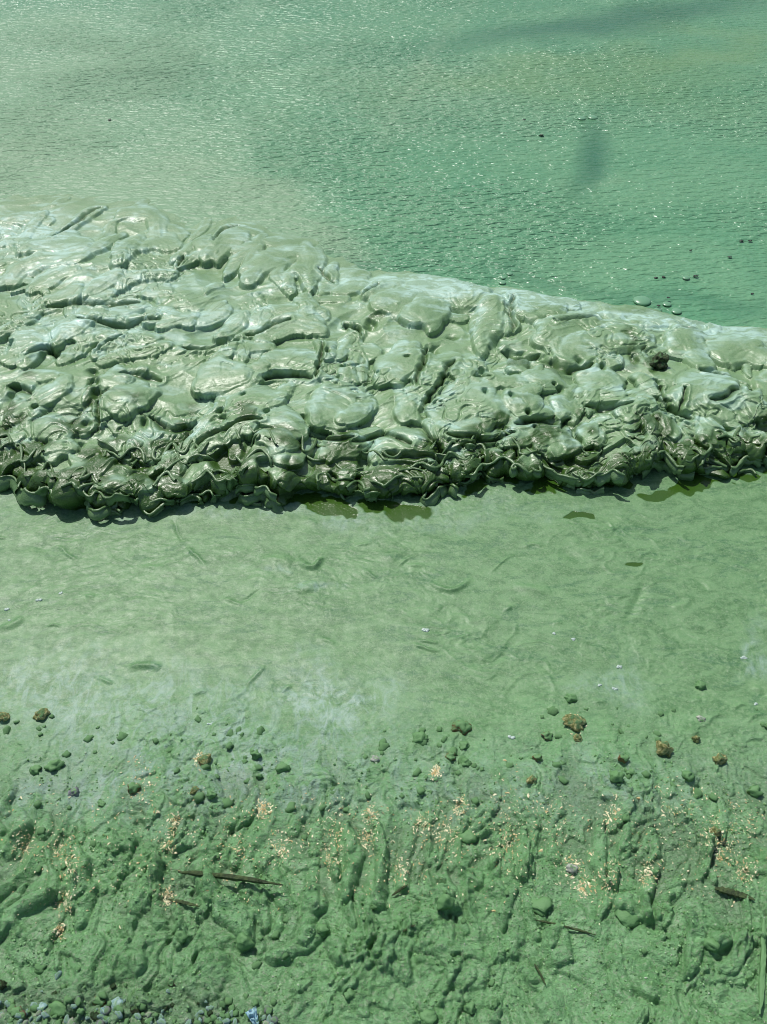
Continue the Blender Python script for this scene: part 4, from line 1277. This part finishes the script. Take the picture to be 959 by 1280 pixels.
FLECKS = [(50, 750, 6, 'white foam fleck on green film near the left edge, upper of the left group'), (10, 762, 6, 'white foam fleck cut close to the left edge'), (76, 741, 4, 'tiny foam fleck right of the left group of flecks'), (12, 775, 4, 'small foam fleck below the one by the left edge'),
          (532, 788, 6, 'single white foam fleck in the middle of the smooth film'), (692, 792, 4, 'small foam fleck left of the brighter one at right of centre'), (716, 799, 5, 'bright foam fleck on the film right of centre'), (775, 834, 5, 'foam fleck below right of the bright one'),
          (750, 856, 6, 'foam fleck in the milky trail above the crusted stones'), (768, 862, 5, 'foam fleck right in the milky trail above the crusted stones'), (930, 822, 6, 'bluish foam fleck near the right edge of the film'), (262, 905, 6, 'pale foam fleck in the milky film at left of centre'),
          (945, 880, 5, 'foam fleck at the right edge below the bluish one'), (640, 922, 6, 'foam fleck left of the small red brown stone')]
for i, (u, v, r, lab) in enumerate(FLECKS):
    x, y, z = on_ground(u, v)
    o = obj_from_bm('foam_fleck', cluster_bm(800 + i, r * 0.62 * pxsize(y), 7), M_FOAM)
    o.location = (x, y, z)
    tag(o, lab, 'foam')

M_BUB, nt, p = new_mat('bubble_film')
p.inputs['Base Color'].default_value = (0.15, 0.33, 0.19, 1)
p.inputs['Roughness'].default_value = 0.3
BUB = [(727, 147, 7, 'left of two pale bubbles on the open water'), (741, 146, 8, 'right of two pale bubbles on the open water'), (629, 346, 4, 'leftmost bubble above the cleft in the mat edge'), (637, 341, 5, 'topmost bubble above the cleft in the mat edge'), (628, 352, 6, 'lowest bubble above the cleft in the mat edge'),
       (803, 375, 14, 'largest low bubble at the back edge of the mat'), (834, 379, 7, 'bubble with a dark crumb beside the largest bubble'), (823, 386, 6, 'small bubble between the largest bubble and the right edge'), (846, 388, 8, 'rightmost bubble of the group at the mat edge'), (858, 346, 6, 'bubble afloat alone at right')]
for i, (u, v, r, lab) in enumerate(BUB):
    x, y = at(u, v, 0.0)
    r *= 0.8 * pxsize(y)
    bm = bmesh.new()
    bmesh.ops.create_uvsphere(bm, u_segments=20, v_segments=12, radius=r)
    for vt in bm.verts:
        vt.co.z *= 0.30
    o = obj_from_bm('bubble', bm, M_BUB)
    o.location = (x, y, -0.003)
    tag(o, lab, 'bubble')
CRUMBS = [(820, 346, 2.2, 'left black crumb afloat left of the lone bubble'), (830, 345, 2.2, 'right black crumb afloat left of the lone bubble'), (870, 344, 2.5, 'black crumb touching the lone bubble'), (928, 300, 2.5, 'left of two black crumbs near the right edge'), (938, 300, 2.5, 'right of two black crumbs near the right edge'),
          (913, 320, 2.0, 'black crumb below the pair near the right edge'), (864, 312, 1.6, 'tiny black crumb above the lone bubble'), (941, 366, 1.8, 'tiny black crumb nearest the mat at right'), (137, 149, 2.0, 'single dark crumb on pale water at upper left'), (677, 168, 2.6, 'dark crumb left of the murky patch'), (655, 149, 1.8, 'small dark crumb above the crumb by the murky patch'), (835, 374, 2.2, 'dark crumb on the bubble at the mat edge'), (823, 384, 2.2, 'dark crumb on the smaller bubble at the mat edge')]
for i, (u, v, r, lab) in enumerate(CRUMBS):
    x, y = at(u, v, 0.0)
    s = 0.85 * r * pxsize(y)
    o = obj_from_bm('floating_crumb', stone_bm(900 + i, s * 1.4, s, s * .45, .8, 2, 0.4), M_BLACK)
    o.location = (x, y, -0.003 if i < 11 else 0.006)
    tag(o, lab, 'crumb')
for i, (u, v, lab) in enumerate([(920, 131, 'white curled feather afloat on the water at upper right'), (546, 10, 'tiny white feather afloat at the top of the picture'), (550, 43, 'second tiny white feather below the topmost one')]):
    x, y = at(u, v, 0.0)
    s = pxsize(y)
    k = 5 if i == 0 else 3
    t = np.linspace(-1, 1, 9)
    G = np.stack([np.stack([t * k * s, 0.5 * k * s * t ** 2 + w_ * k * s * 0.35 * (1 - t ** 2), 0.01 + 0.4 * k * s * t ** 2 + abs(w_) * k * s * .3], -1) for w_ in (-1, -.5, 0, .5, 1)])
    G2 = np.concatenate([G, G[::-1] + np.array([0, 0, -0.0015]), G[:1]], 0)
    o = grid_mesh('feather', G2, M_FOAM)
    tag(o, lab, 'feather')

# scrap of blue plastic at the lower edge
x, y, z = on_ground(318, 1274)
gx, gy = np.meshgrid(np.linspace(-1, 1, 40), np.linspace(-1, 1, 40))
s = 8 * pxsize(y)
G = np.stack([gx * s * (0.6 + 0.3 * gy), gy * s * 1.3, s * (0.55 * np.abs(noise(gx * 1.6, gy * 1.6, 201)) * 2 + 0.25 * np.abs(noise(gx * 4, gy * 4, 203)))], -1)
G = np.concatenate([G, G[::-1] - np.array([0, 0, 0.0012]), G[:1]], 0)
o = grid_mesh('plastic_scrap', G, M_BLUE)
o.location = (x, y, z + 0.004)
o.rotation_euler = (0.2, 0, 0.5)
tag(o, 'crumpled scrap of pale blue plastic at the lower edge', 'plastic scrap')
